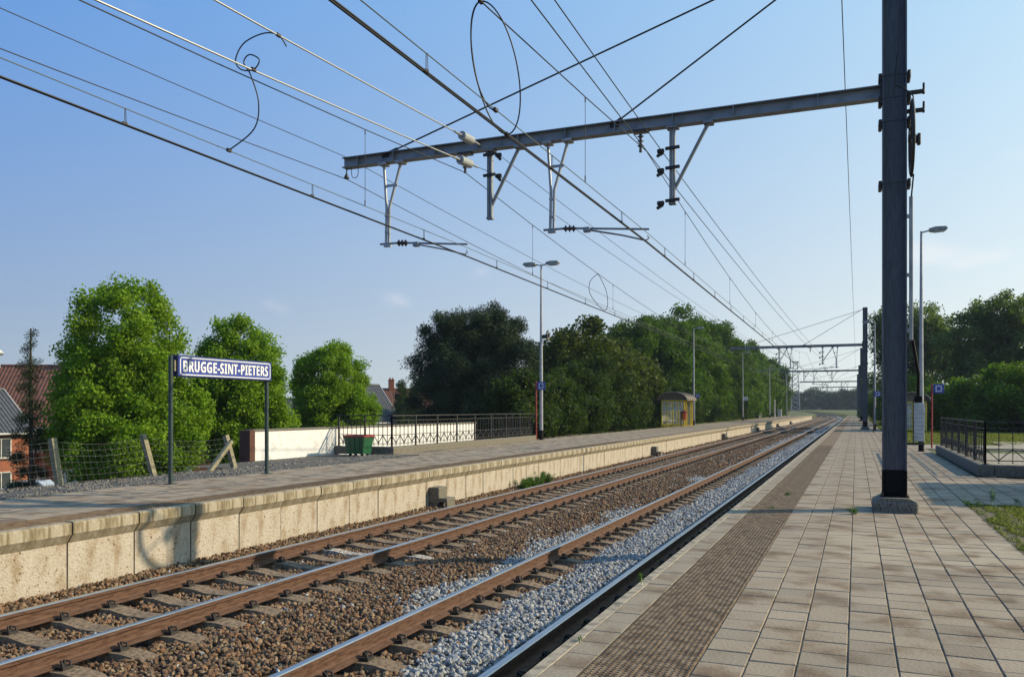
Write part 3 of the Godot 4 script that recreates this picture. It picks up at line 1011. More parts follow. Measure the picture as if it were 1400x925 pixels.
	# drop posts that carry the anchored wires
	var posts := [[-6.24, 5.04, 0.58, [6.20, 5.82], 1.0], [-2.87, 5.0, 0.60, [5.92, 5.59, 5.04], -1.0]] if not mirrored else [[-5.6, 5.0, 0.6, [5.9, 5.5], -1.0], [-2.4, 5.0, 0.75, [5.92, 5.55, 5.04], -1.0]]
	for q in posts:
		var s: float = q[0] - sm
		var pb := MB.new()
		pb.box(Vector3(s - 0.028, (6.31 + q[1]) * 0.5, 0), Vector3(0.04, 6.31 - q[1], 0.09), 0.004)
		pb.box(Vector3(s + 0.028, (6.31 + q[1]) * 0.5, 0), Vector3(0.04, 6.31 - q[1], 0.09), 0.004)
		pb.box(Vector3(s, 6.295, 0), Vector3(0.2, 0.03, 0.2), 0.004); pb.box(Vector3(s, q[1] + 0.02, 0), Vector3(0.12, 0.04, 0.1), 0.004)
		var post := part("drop_post", pb, M.galv, t)
		var br := MB.new()
		br.tube([Vector3(s + 0.03, q[1] + 0.26, 0), Vector3(s + q[2], 6.31, 0)], 0.032, 0.032, 7)
		br.box(Vector3(s + q[2], 6.30, 0), Vector3(0.16, 0.05, 0.2), 0.008)
		part("brace", br, M.galv, post)
		for y in q[3]:
			var w := MB.new()
			var sd: float = q[4]
			w.bar(Vector3(s - 0.11, y + 0.02, 0.06), Vector3(s + 0.13, y + 0.03, 0.06), 0.05, 0.045)
			w.box(Vector3(s + sd * 0.19, y - 0.01, 0.06), Vector3(0.12, 0.07, 0.06), 0.012)
			w.tube([Vector3(s + sd * 0.17, y - 0.03, 0.02), Vector3(s + sd * 0.24, y - 0.10, 0.09)], 0.035, 0.028, 7)
			part("wire_bracket", w, M.railing, post)
	# insulators hung under the beam for the carrier wires
	for s in ([-6.75, -3.42] if not mirrored else [-7.3, -3.3]):
		var h := MB.new()
		h.box(Vector3(s - sm, 6.30, 0), Vector3(0.28, 0.04, 0.16), 0.008)
		shed_insulator(h, Vector3(s - sm, 6.26, 0), Vector3(s - sm, 6.02, 0), 0.06, 3)
		h.tube([Vector3(s - sm, 6.03, 0), Vector3(s - sm, 5.95, 0)], 0.02, 0.03, 6)
		part("hanging_insulator", h, M.porcelain_brown, t)
	var tipb := MB.new()
	tipb.tube([Vector3(-9.9, 6.33, 0), Vector3(-9.9, 6.20, 0)], 0.012, 0.012, 5)
	tipb.tube([Vector3(-9.9, 6.21, 0), Vector3(-9.9, 6.12, 0)], 0.02, 0.06, 8)
	tipb.tube(catmull([Vector3(-9.75, 6.33, 0.05), Vector3(-9.74, 6.14, 0.05), Vector3(-9.66, 6.10, 0.05), Vector3(-9.6, 6.16, 0.05), Vector3(-9.6, 6.33, 0.05)], 4), 0.007, 0.007, 5)
	part("end_hanger", tipb, M.railing, t)
	if not near:
		return
	# tensioning wheel with its weight, on the side away from the track
	var wh := MB.new()
	var wc := Vector3(0.232, 5.62, 0.18)
	for rr in [[0.52, 0.058]]:
		var ring := []
		for i in 33:
			ring.append(wc + Vector3(0, cos(TAU * i / 32.0) * rr[0], sin(TAU * i / 32.0) * rr[0]))
		wh.tube(ring, rr[1], rr[1], 6, false)
		for i in wh.v.size():   # a flat rim
			wh.v[i] = Vector3(wc.x + (wh.v[i].x - wc.x) * 0.4, wh.v[i].y, wh.v[i].z)
	for i in 6:
		var ang := TAU * i / 6.0
		wh.bar(wc, wc + Vector3(0, cos(ang), sin(ang)) * 0.53, 0.02, 0.03, Vector3.RIGHT)
	wh.tube([wc - Vector3(0.05, 0, 0), wc + Vector3(0.06, 0, 0)], 0.06, 0.06, 10)
	part("tension_wheel", wh, M.railing, t)
	var br2 := MB.new()
	br2.box(Vector3(0.27, 5.62, 0.10), Vector3(0.16, 0.07, 0.22), 0.01)
	br2.box(Vector3(0.33, 5.60, 0.16), Vector3(0.05, 0.16, 0.12), 0.01)
	part("wheel_bracket", br2, M.railing, t)
	for y in [6.34, 6.06]:
		part("guide_hook", MB.new().box(Vector3(0.29, y, 0.08), Vector3(0.24, 0.05, 0.08), 0.006).box(Vector3(0.40, y + 0.04, 0.08), Vector3(0.03, 0.16, 0.06), 0.004), M.railing, t)
	var g := MB.new()
	g.box(Vector3(0.235, 3.70, -0.05), Vector3(0.055, 2.2, 0.05), 0.006)
	for y in [2.75, 3.6, 4.5]:
		g.box(Vector3(0.20, y, -0.05), Vector3(0.07, 0.05, 0.07))
	part("guide_rail", g, M.galv_light, t)
	var rod := MB.new()
	part("tension_rope", MB.new().tube([Vector3(0.262, 5.10, 0.10), Vector3(0.24, 4.8, -0.04)], 0.012, 0.012, 5), M.black, t)
	rod.tube([Vector3(0.26, 2.6, -0.06), Vector3(0.34, 2.08, -0.06), Vector3(0.335, 1.72, -0.06)], 0.022, 0.026, 6)
	rod.box(Vector3(0.335, 1.70, -0.06), Vector3(0.11, 0.10, 0.11), 0.01)
	part("pull_rod", rod, M.black, t)
	var wt := MB.new()
	for i in 10:
		wt.box(Vector3(0.34, 1.06 + (i + 0.5) * 0.0585, -0.06), Vector3(0.145, 0.056, 0.20), 0.004)
	part("counterweight", wt, M.off_white, t)
	var cage := MB.new()
	cage.box(Vector3(0.29, 1.02, -0.06), Vector3(0.26, 0.03, 0.14), 0.004)
	cage.box(Vector3(0.265, 1.35, -0.06), Vector3(0.014, 0.70, 0.03))
	part("weight_guide", cage, M.railing, t)
	var lead := MB.new()
	lead.tube(catmull([Vector3(0.12, 9.2, 0.17), Vector3(0.06, 7.2, 0.18), Vector3(0.0, 6.45, 0.19), Vector3(-0.02, 6.30, 0.19)], 5), 0.007, 0.007, 5)
	lead.tube(catmull([Vector3(0.0, 6.45, 0.19), Vector3(0.13, 6.38, 0.18), Vector3(0.24, 6.27, 0.18), Vector3(0.262, 6.15, 0.18)], 5), 0.01, 0.01, 5)
	lead.tube([Vector3(0.04, 6.9, 0.185), Vector3(0.0, 6.45, 0.19)], 0.016, 0.014, 6)
	part("earth_lead", lead, M.wire, t)

func build_catenary() -> void:
	portal(14.1, 0.54, "tall dark mast on a concrete block with a tension wheel, nearest on the near platform", false, true)
	portal(68.7, 0.62, "second dark steel mast along the near platform, its beam showing above the shelter", true, false)
	portal(114.0, 0.62, "third dark steel mast along the near platform, half hidden behind the second", false, false)
	portal(159.0, 0.5, "fourth dark steel mast near the far end of the near platform", true, false)
	portal(200.0, 0.3, "most distant dark steel mast, where the tracks begin to bend", false, false)

func span(knots: Array, sag: float) -> Array:
	var pts := []
	for i in knots.size() - 1:
		var a: Array = knots[i]
		var b: Array = knots[i + 1]
		for k in 16:
			var u := k / 16.0
			pts.append(path(lerpf(a[1], b[1], u), lerpf(a[0], b[0], u), lerpf(a[2], b[2], u) - sag * 4.0 * u * (1.0 - u)))
	pts.append(path(knots[-1][1], knots[-1][0], knots[-1][2]))
	return pts

func at_d(knots: Array, sag: float, d: float) -> Vector3:
	for i in knots.size() - 1:
		if d <= knots[i + 1][0]:
			var u: float = (d - knots[i][0]) / (knots[i + 1][0] - knots[i][0])
			return path(lerpf(knots[i][1], knots[i + 1][1], u), d, lerpf(knots[i][2], knots[i + 1][2], u) - sag * 4.0 * u * (1.0 - u))
	return Vector3.ZERO

func wire(called: String, label: String, knots: Array, sag: float, r: float, m: Material, pair := 0.0) -> Node3D:
	var t := thing(called, label, "overhead wire", Vector3.ZERO, 0.0, "overhead line wires")
	var pts := span(knots, sag)
	if pair > 0.0:
		for e in [-1.0, 1.0]:
			var q := []
			for p in pts:
				q.append(p + Vector3(e * pair, 0, 0))
			part("strand", MB.new().tube(q, r, r, 6), m, t)
	else:
		part("strand", MB.new().tube(pts, r, r, 6), m, t)
	return t

func knots_for(s: Array, y: float) -> Array:
	var ds := [-38.0, 14.1, 68.7, 114.0, 159.0, 200.0, 250.0]
	var out := []
	for i in ds.size():
		out.append([ds[i], s[mini(i, s.size() - 1)], y])
	return out

func build_wires() -> void:
	var far_s := [-7.15, -6.75, -7.25, -6.9, -7.3, -7.0, -7.2]
	var near_s := [-3.75, -3.32, -3.6, -3.3, -3.6, -3.4, -3.5]
	for q in [["opposite", far_s, -7.0], ["near", near_s, -3.4]]:
		var side: String = q[0]
		var kc := knots_for(q[1], 4.41)
		wire("contact_wire", "thick paired contact wire hanging lowest above the %s track" % side, kc, 0.0, 0.0085, M.wire, 0.013)
		var ka := knots_for(q[1], 4.575)
		var aux := wire("auxiliary_wire", "thin auxiliary wire just above the contact wire of the %s track" % side, ka, 0.0, 0.0055, M.wire_copper)
		var d := 0.1
		while d < 66.0:
			var drop := MB.new()
			var a := at_d(kc, 0.0, d)
			var b := at_d(ka, 0.0, d)
			drop.tube([a, b], 0.004, 0.004, 4)
			drop.tube([a + Vector3(0.02, 0, 0), b + Vector3(0.012, 0, 0)], 0.003, 0.003, 4)
			drop.box(a + Vector3(0, 0.01, 0), Vector3(0.03, 0.03, 0.05))
			part("dropper", drop, M.wire, aux)
			d += 3.1
		var km := knots_for(q[1], 5.96)
		var car := wire("carrier_wire", "sagging carrier wire with long droppers above the %s track" % side, km, 1.0, 0.0075, M.wire)
		for dd in [-10.3, -3.3, 3.7, 10.7, 17.7, 24.7, 31.7, 38.7, 45.7, 52.7, 59.7, 77.0, 85.0, 93.0, 101.0]:
			var a := at_d(km, 1.0, dd)
			var b := at_d(ka, 0.0, dd)
			var drop := MB.new()
			drop.tube([a, b], 0.004, 0.004, 4)
			drop.tube([a, a - Vector3(0, 0.07, 0)], 0.009, 0.009, 5); drop.tube([b, b + Vector3(0, 0.09, 0)], 0.009, 0.009, 5)
			part("dropper", drop, M.wire, car)
	# earth and feeder wires at the free end of the beams
	wire("earth_wire", "thin earth wire resting on the free ends of the beams", knots_for([-9.6, -9.33, -9.3, -9.3, -9.4, -9.6], 6.53), 0.5, 0.0065, M.wire)
	wire("feeder_wire", "thin feeder wire hung below the free ends of the beams", knots_for([-9.6, -9.36, -9.3, -9.3, -9.4, -9.6], 6.11), 0.6, 0.0075, M.wire)
	# anchored wires: bright steel cable, insulator, then a thin wire on past the drop post
	for q in [["upper", -7.4, 6.20, 0.75, 4.2], ["lower", -8.6, 5.82, 0.95, 3.9]]:
		var k0 := [[-38.0, q[1], q[2]], [14.1, -6.05, q[2]], [68.7, -5.35, 5.6], [114.0, -5.6, 5.8]]
		var t := thing("anchored_cable", "bright steel cable with a white insulator, the %s of two ending at the beam" % q[0], "overhead wire", Vector3.ZERO, 0.0, "overhead line wires")
		var pts := span([k0[0], k0[1]], q[3])
		var cut := 12.55
		var head := []
		for p in pts:
			if -p.z < cut:
				head.append(p)
		var e0 := at_d(k0, q[3], cut)
		head.append(e0)
		part("strand", MB.new().tube(head, 0.011, 0.011, 6), M.wire_bright, t)
		var e1 := at_d(k0, q[3], cut + 0.42)
		var dirv := (e1 - e0).normalized()
		part("insulator", MB.new().tube([e0 + dirv * 0.04, e0 + dirv * 0.08, e0 + dirv * 0.16, e0 + dirv * 0.30, e0 + dirv * 0.36, e0 + dirv * 0.40], 0.075, 0.075, 10), M.porcelain, t)
		part("shackle", MB.new().tube([e0 - dirv * 0.22, e0 + dirv * 0.04], 0.018, 0.024, 6).tube([e0 + dirv * 0.4, e0 + dirv * 0.7], 0.022, 0.016, 6), M.galv, t)
		var tail := [e0 + dirv * 0.6]
		tail.append_array(span([k0[1], k0[2], k0[3]], 0.35))
		part("thin_strand", MB.new().tube(tail, 0.006, 0.006, 5), M.wire, t)
	wire("anchored_wire", "plain wire through the top bracket of the drop post above the near track", [[-38.0, -1.9, 6.0], [14.1, -3.05, 5.92], [68.7, -2.6, 5.92], [114.0, -3.0, 5.9]], 0.25, 0.0075, M.wire)
	wire("anchored_wire", "plain wire through the middle bracket of the drop post above the near track", [[-38.0, -1.9, 5.75], [14.1, -3.05, 5.59], [68.7, -2.6, 5.55], [114.0, -3.0, 5.6]], 0.25, 0.0075, M.wire)
	wire("lone_wire", "single thin wire running along the beams close to the mast", [[-38.0, -0.2, 6.56], [14.1, -0.16, 6.55], [68.7, -0.1, 6.6], [114.0, -0.1, 6.6]], 0.1, 0.0065, M.wire)
	# jumpers
	var j := thing("jumper_cable", "large oval loop of dark cable joining the wires of the near track", "cable", Vector3(0, 0, 0))
	for l in [[-0.21, 4.42, -8.05, 0.0], [-0.17, 4.57, -7.75, 0.02], [0.25, 4.41, -8.05, 0.0]]:   # three arcs from the carrier down to the other two wires
		var a := Vector3(-3.375, 5.51, -7.4)
		var b := Vector3(-3.372, l[1], l[2])
		var arc := []
		for k in 25:
			var u := PI * k / 24.0
			arc.append(a.lerp(b, (1.0 - cos(u)) * 0.5) + Vector3(l[0] * sin(u), 0, 0))
		part("cable_strand", MB.new().tube(arc, 0.008, 0.008, 6), M.wire, j)
	var j2 := thing("jumper_cable", "curling dark jumper cable between the anchored cables and the opposite track", "cable", Vector3(0, 0, 0))
	part("cable_strand", MB.new().tube(catmull([Vector3(-6.17, 5.79, -8.05), Vector3(-6.21, 5.89, -7.95), Vector3(-6.38, 5.92, -7.9), Vector3(-6.58, 5.80, -7.8), Vector3(-6.66, 5.60, -7.75), Vector3(-6.54, 5.45, -7.7), Vector3(-6.36, 5.42, -7.7), Vector3(-6.28, 5.52, -7.7), Vector3(-6.42, 5.60, -7.7), Vector3(-6.50, 5.52, -7.7), Vector3(-6.40, 5.36, -7.7), Vector3(-6.33, 5.05, -7.75), Vector3(-6.44, 4.78, -7.8), Vector3(-6.80, 4.58, -7.8)], 8), 0.008, 0.008, 6), M.wire, j2)
	for p in [Vector3(-6.21, 5.89, -7.95), Vector3(-6.36, 5.42, -7.7), Vector3(-6.80, 4.58, -7.8)]:
		part("clamp", MB.new().box(p, Vector3(0.035, 0.04, 0.07), 0.006), M.railing, j2)
	for p in [Vector3(-3.375, 5.51, -7.4), Vector3(-3.372, 4.57, -7.75), Vector3(-3.372, 4.415, -8.05)]:
		part("clamp", MB.new().box(p, Vector3(0.04, 0.04, 0.07), 0.006), M.railing, j)
	var j3 := thing("jumper_cable", "small distant loop of cable above the opposite track beyond the beam", "cable", Vector3(0, 0, 0))
	part("cable_strand", MB.new().tube(catmull([Vector3(-6.83, 5.41, -23.0), Vector3(-7.05, 5.2, -23.0), Vector3(-7.12, 4.9, -23.2), Vector3(-7.0, 4.6, -23.6), Vector3(-6.85, 4.45, -23.8), Vector3(-6.70, 4.6, -23.6), Vector3(-6.66, 4.95, -23.3), Vector3(-6.74, 5.28, -23.0), Vector3(-6.83, 5.41, -23.0)], 6), 0.009, 0.009, 5), M.wire, j3)

# ------------------------------------------------------------------ furniture shared by both sides
func lamp_post(at: Vector3, h: float, heads: Array, label: String, speaker := false) -> Node3D:
	var t := thing("lamp_post", label, "lamp post", at, 0.0, "lamp posts along the platforms")
	part("pole", MB.new().tube([Vector3(0, 0.42, 0), Vector3(0, h * 0.62, 0), Vector3(0, h, 0)], 0.088, 0.038, 12), M.galv_light, t)
	part("base_collar", MB.new().lathe([Vector2(0.0, 0.43), Vector2(0.092, 0.43), Vector2(0.10, 0.0), Vector2(0.16, 0.012), Vector2(0.16, 0.0)], 12), M.black, t)
	for s in heads:
		var arm := part("arm", MB.new().tube([Vector3(0, h - 0.05, 0), Vector3(s * 0.28, h + 0.01, 0)], 0.03, 0.028, 8), M.galv_light, t)
		var hd := MB.new()
		hd.prism([Vector2(0.25, -0.03), Vector2(0.34, -0.075), Vector2(0.80, -0.075), Vector2(0.86, -0.02), Vector2(0.80, 0.06), Vector2(0.45, 0.09), Vector2(0.25, 0.05)], -0.13, 0.13, Transform3D(Basis(Vector3(s, 0.06 * s * s, 0), Vector3(0, 1, 0), Vector3(0, 0, 1)), Vector3(0, h, 0)))
		var head := part("lamp_head", hd, M.lamp_grey, t)
		part("lens", MB.new().prism([Vector2(0.42, -0.105), Vector2(0.76, -0.105), Vector2(0.79, -0.077), Vector2(0.39, -0.077)], -0.11, 0.11, Transform3D(Basis(Vector3(s, 0.06 * s * s, 0), Vector3(0, 1, 0), Vector3(0, 0, 1)), Vector3(0, h, 0))), M.lens, head)
	if speaker:
		part("loudspeaker", MB.new().lathe([Vector2(0.0, 0.0), Vector2(0.07, 0.0), Vector2(0.09, 0.12), Vector2(0.17, 0.26), Vector2(0.15, 0.27), Vector2(0.0, 0.16)], 14, Transform3D(Basis(Vector3(0, 1, 0), Vector3(1, -0.1, 0), Vector3(0, 0, 1)), Vector3(0.08, h * 0.59, 0))), M.railing, t)
	return t

func zone_sign(at: Vector3, h: float, face: Vector3, pole: Material, label: String) -> void:   # a blue plate with the open-square mark on a thin pole
	var t := thing("zone_sign", label, "sign", at, 0.0, "blue zone signs on thin poles")
	part("pole", MB.new().tube([Vector3(0, 0, 0), Vector3(0, h, 0)], 0.032, 0.032, 8), pole, t)
	var bs := Basis(Vector3(1, 0, 0), Vector3(0, 1, 0), Vector3(0, 0, 1)) if face.z > 0.5 else Basis(Vector3(0, 0, -1), Vector3(0, 1, 0), Vector3(1, 0, 0))
	var pl := part("plate", MB.new().box(Vector3(0.24, 0, 0), Vector3(0.38, 0.36, 0.03), 0.004), M.blue, t, Transform3D(bs, Vector3(0, h - 0.20, 0)))
	var k := MB.new()
	var w := 0.028
	var c := Vector3(0.24, 0, 0.018)
	k.box(c + Vector3(0, 0.10, 0), Vector3(0.21, w, 0.006)); k.box(c + Vector3(0, -0.10, 0), Vector3(0.21, w, 0.006))
	k.box(c + Vector3(-0.0915, 0, 0), Vector3(w, 0.17, 0.006))
	k.box(c + Vector3(0.0915, 0.055, 0), Vector3(w, 0.06, 0.006)); k.box(c + Vector3(0.0915, -0.055, 0), Vector3(w, 0.06, 0.006)); k.box(c + Vector3(0.1, 0, 0), Vector3(0.09, 0.02, 0.006))
	part("mark", k, M.white, pl)
	part("bracket", MB.new().box(Vector3(0.03, 0.07, 0), Vector3(0.06, 0.03, 0.05)).box(Vector3(0.03, -0.07, 0), Vector3(0.06, 0.03, 0.05)), M.railing, t, Transform3D(bs, Vector3(0, h - 0.20, 0)))

func railing_run(t: Node3D, a: Vector3, b: Vector3, bays: int, picks: int, h: float) -> void:
	var u := (b - a).normalized()
	var len := a.distance_to(b) / bays
	if not shared.has("rail_post"):
		shared.rail_post = MB.new().box(Vector3(0, 0.5, 0), Vector3(0.05, 1.0, 0.05), 0.004).box(Vector3(0, 0.006, 0), Vector3(0.11, 0.012, 0.11)).mesh()
		shared.picket = MB.new().box(Vector3(0, 0.45, 0), Vector3(0.016, 0.80, 0.016)).box(Vector3(0, 0.62, 0), Vector3(0.028, 0.04, 0.028)).box(Vector3(0, 0.04, 0), Vector3(0.05, 0.012, 0.05)).mesh()
	for i in bays + 1:
		put("post", shared.rail_post, M.railing, t, Transform3D(Basis.IDENTITY.scaled(Vector3(1, h, 1)), a + u * len * i))
	for y in [h - 0.02, h - 0.17, 0.36, 0.09]:
		part("handrail" if y > h - 0.1 else "rail", MB.new().bar(a + Vector3(0, y, 0), b + Vector3(0, y, 0), 0.055 if y > h - 0.1 else 0.026, 0.03 if y > h - 0.1 else 0.02), M.railing, t)
	for i in bays:
		var z := MB.new()
		var o := a + u * len * i
		var step := len / picks
		for k in picks:
			if k > 0:
				put("picket", shared.picket, M.railing, t, Transform3D(Basis.IDENTITY.scaled(Vector3(1, h, 1)), o + u * step * k))
			var lo := 0.10
			var hi := 0.355
			z.bar(o + u * step * k + Vector3(0, hi if k % 2 == 0 else lo, 0), o + u * step * (k + 1) + Vector3(0, lo if k % 2 == 0 else hi, 0), 0.02, 0.02)
		part("zigzag_bar", z, M.railing, t)

func shelter(at: Vector3, label: String) -> void:
	var t := thing("platform_shelter", label, "shelter", at, 0.0, "yellow waiting shelters")
	var L := 3.5
	var W := 1.75
	for x in [-W / 2, W / 2]:
		for i in 6:
			if x > 0.0 and (i == 2 or i == 3):
				continue
			part("post", MB.new().box(Vector3(x, 1.03, -L * i / 5.0 + L / 2), Vector3(0.07, 2.06, 0.07), 0.006), M.yellow, t)
	for z in [-L / 2, L / 2]:
		for i in 3:
			part("post", MB.new().box(Vector3(-W / 2 + W * (i + 1) / 4.0, 1.03, z), Vector3(0.06, 2.06, 0.06), 0.006), M.yellow, t)
		for y in [0.12, 2.04]:
			part("cross_rail", MB.new().box(Vector3(0, y, z), Vector3(W - 0.07, 0.07, 0.065)), M.yellow, t)
		part("pane", MB.new().box(Vector3(0, 1.08, z), Vector3(W - 0.09, 1.82, 0.012)), M.glass, t)
		part("pane_band", MB.new().box(Vector3(0, 1.42, z + 0.011), Vector3(W - 0.10, 0.17, 0.004)), M.off_white, t)
	for y in [0.12, 2.04]:
		part("long_rail", MB.new().box(Vector3(-W / 2, y, 0), Vector3(0.065, 0.07, L - 0.07)), M.yellow, t)
	part("long_rail", MB.new().box(Vector3(W / 2, 2.04, 0), Vector3(0.065, 0.07, L - 0.07)), M.yellow, t)
	part("pane", MB.new().box(Vector3(-W / 2, 1.08, 0), Vector3(0.012, 1.82, L - 0.09)), M.glass, t)
	var arc := []
	var inner := []
	for i in 15:
		var a := PI * i / 14.0
		arc.append(Vector2(-cos(a) * (W / 2 + 0.28), 2.06 + sin(a) * 0.64)); inner.append(Vector2(-cos(a) * (W / 2 + 0.23), 2.06 + sin(a) * 0.59))
	inner.reverse()
	var ring := arc.duplicate()
	ring.append_array(inner)
	var roof := part("roof", MB.new().prism(ring, -L / 2 - 0.35, L / 2 + 0.35), M.shelter_roof, t)
	for i in 6:
		var rib := []
		for p in arc:
			rib.append(Vector3(p.x * 1.012, 2.06 + (p.y - 2.06) * 1.02, -L / 2 - 0.3 + (L + 0.6) * i / 5.0))
		part("rib", MB.new().tube(rib, 0.03, 0.03, 5), M.shelter_roof, roof)
	var gable := []
	for i in 15:
		var a := PI * i / 14.0
		gable.append(Vector2(-cos(a) * (W / 2 + 0.2), 2.09 + sin(a) * 0.55))
	for z in [-L / 2, L / 2]:
		part("gable_panel", MB.new().prism(gable, z - 0.015, z + 0.015), M.shelter_roof, t)
	part("bench", MB.new().box(Vector3(-W / 2 + 0.3, 0.45, 0), Vector3(0.4, 0.05, L - 0.8), 0.01).box(Vector3(-W / 2 + 0.3, 0.22, -1.0), Vector3(0.06, 0.42, 0.06)).box(Vector3(-W / 2 + 0.3, 0.22, 1.0), Vector3(0.06, 0.42, 0.06)), M.off_white, t)

# ------------------------------------------------------------------ the opposite platform
func build_far_side() -> void:
	# name board on two green posts
	var sx := -11.72
	var t := thing("station_sign", "long blue station name board with white letters on two dark green posts", "sign", Vector3(sx, FAR_Y, -13.22))
	for z in [1.38, -1.33]:
		part("post", MB.new().tube([Vector3(0.05, 0, z), Vector3(0.05, 2.36 if z > 0 else 2.0, z)], 0.042, 0.042, 10), M.green_paint, t)
		part("post_foot", MB.new().box(Vector3(0.05, 0.008, z), Vector3(0.18, 0.016, 0.18)), M.green_paint, t)
	var bx := part("board_box", MB.new().box(Vector3(0.05, 2.18, -0.04), Vector3(0.17, 0.40, 2.68), 0.01), M.dark_blue, t)
	part("face", MB.new().box(Vector3(0.139, 2.18, -0.04), Vector3(0.008, 0.37, 2.64)), M.blue, bx)
	var rim := MB.new()
	var ry := 0.158
	var rz := 1.28
	var loop := []
	for q in [[1, 1, 0], [-1, 1, 1], [-1, -1, 2], [1, -1, 3]]:
		for k in 5:
			var a: float = PI * 0.5 * (q[2] + k / 4.0)
			loop.append(Vector2(-0.04 + q[0] * (rz - 0.05) + 0.05 * cos(a), 2.18 + q[1] * (ry - 0.05) + 0.05 * sin(a)))
	for i in loop.size():
		var p: Vector2 = loop[i]
		var q: Vector2 = loop[(i + 1) % loop.size()]
		if p.distance_to(q) > 0.002:
			rim.bar(Vector3(0.1455, p.y, p.x), Vector3(0.1455, q.y, q.x), 0.020, 0.005, Vector3.RIGHT)
	part("border", rim, M.white, bx)
	var tm := TextMesh.new()
	var fo := SystemFont.new()
	fo.font_names = PackedStringArray(["Droid Sans"])
	fo.font_weight = 700
	var fv := FontVariation.new()
	fv.base_font = fo
	fv.variation_embolden = 0.22
	tm.font = fv
	tm.text = "BRUGGE-SINT-PIETERS"
	tm.font_size = 64
	tm.pixel_size = 0.01
	tm.depth = 0.01
	var box := tm.get_aabb()
	var kx := 2.42 / maxf(box.size.x, 0.01)
	var ky := 0.212 / maxf(box.size.y, 0.01)
	var mid := box.get_center()
	put("lettering", tm, M.white, bx, Transform3D(Basis(Vector3(0, 0, -kx), Vector3(0, ky, 0), Vector3(0.5, 0, 0)), Vector3(0.146, 2.18 - mid.y * ky, -0.04 + mid.x * kx)))
	part("bracket", MB.new().box(Vector3(0.09, 2.18, 1.335), Vector3(0.05, 0.20, 0.03)), M.old_concrete, t)
	# lamps
	lamp_post(Vector3(-13.15, FAR_Y, -35.4), 7.9, [1.0, -1.0], "tall grey lamp post with two heads and a loudspeaker on the opposite platform", true)
	lamp_post(Vector3(-12.9, FAR_Y, -72.3), 8.3, [1.0], "grey lamp post standing right beside the yellow shelter on the opposite platform")
	lamp_post(Vector3(-12.8, FAR_Y, -105.0), 8.3, [1.0], "grey lamp post on the opposite platform next to the white square sign")
	lamp_post(Vector3(-12.9, FAR_Y, -140.5), 8.3, [1.0], "grey lamp post on the opposite platform in front of the purple hut")
	lamp_post(Vector3(-12.9, FAR_Y, -176.0), 8.3, [1.0], "last grey lamp post at the far end of the opposite platform")
	zone_sign(Vector3(-13.28, FAR_Y, -35.1), 2.62, Vector3(0, 0, 1), M.red, "blue zone sign on a red pole against the two-headed lamp post")
	zone_sign(Vector3(-12.75, FAR_Y, -72.0), 2.7, Vector3(0, 0, 1), M.galv, "blue zone sign beside the yellow shelter on the opposite platform")
	# stair opening: kerb, railing, white wall
	var kx0 := -13.05
	var st := thing("stair_parapet", "low concrete kerb with black zigzag railing round the opposite stairs", "railing", Vector3(kx0, FAR_Y, -22.2))
	var kb := MB.new()
	kb.box(Vector3(-0.14, 0.11, -6.15), Vector3(0.28, 0.22, 12.3), 0.012)
	kb.box(Vector3(-1.22, 0.10, -0.14), Vector3(1.88, 0.24, 0.28), 0.012)
	part("kerb", kb, M.block, st)
	railing_run(st, Vector3(-0.14, 0.22, -0.14), Vector3(-0.14, 0.22, -12.2), 8, 6, 0.98)
	railing_run(st, Vector3(-0.14, 0.22, -0.14), Vector3(-2.06, 0.22, -0.14), 2, 6, 0.98)
	railing_run(st, Vector3(-0.14, 0.22, -12.2), Vector3(-2.06, 0.22, -12.2), 2, 6, 0.98)
	var ww := thing("stair_wall", "long low white rendered wall with a brown coping behind the black railing", "wall", Vector3(-15.2, -0.4, -18.4))
	part("wall_body", MB.new().box(Vector3(-0.13, 0.66, -7.2), Vector3(0.26, 1.36, 14.4), 0.006), M.render_white, ww)
	part("coping", MB.new().box(Vector3(-0.13, 1.365, -7.2), Vector3(0.32, 0.05, 14.46), 0.006), M.block, ww)
	part("brick_pier", MB.new().box(Vector3(-0.13, 0.67, 0.10), Vector3(0.36, 1.40, 0.22), 0.006), M.brick_dark, ww)
	var well := MB.new()
	well.box(Vector3(-14.2, -1.2, -34.5), Vector3(2.2, 2.6, 0.2))
	well.box(Vector3(-13.2, -1.3, -28.4), Vector3(0.12, 2.6, 12.1))
	structure("stairwell_wall", well, M.render_white)
	structure("stairwell_floor", MB.new().box(Vector3(-14.3, -2.5, -28.3), Vector3(2.0, 0.1, 12.4)), M.block)
	# green wheeled skip with a red rim
	var bn := thing("waste_container", "green tapered waste container with a red rim beside the railing kerb", "container", Vector3(-13.9, 0.15, -21.6))
	bn.scale = Vector3(0.86, 0.92, 0.86)
	var sh := MB.new()
	var lo := [Vector3(-0.33, 0.06, -0.25), Vector3(0.33, 0.06, -0.25), Vector3(0.33, 0.06, 0.25), Vector3(-0.33, 0.06, 0.25)]
	var hi := [Vector3(-0.42, 0.64, -0.33), Vector3(0.42, 0.64, -0.33), Vector3(0.42, 0.64, 0.33), Vector3(-0.42, 0.64, 0.33)]
	for k in 4:
		var l := (k + 1) % 4
		sh.quad_auto(lo[k], lo[l], hi[l], hi[k], lo[k] + lo[l] + Vector3(0, -0.2, 0))
	sh.quad(lo[0], lo[1], lo[2], lo[3], Vector3.DOWN)
	sh.quad(hi[0] - Vector3(0, 0.05, 0), hi[1] - Vector3(0, 0.05, 0), hi[2] - Vector3(0, 0.05, 0), hi[3] - Vector3(0, 0.05, 0), Vector3.UP)
	for x in [-0.2, 0.0, 0.2]:
		sh.bar(Vector3(x * 0.95, 0.10, 0.262), Vector3(x * 1.15, 0.60, 0.335), 0.03, 0.03)
	part("body", sh, M.bin_green, bn)
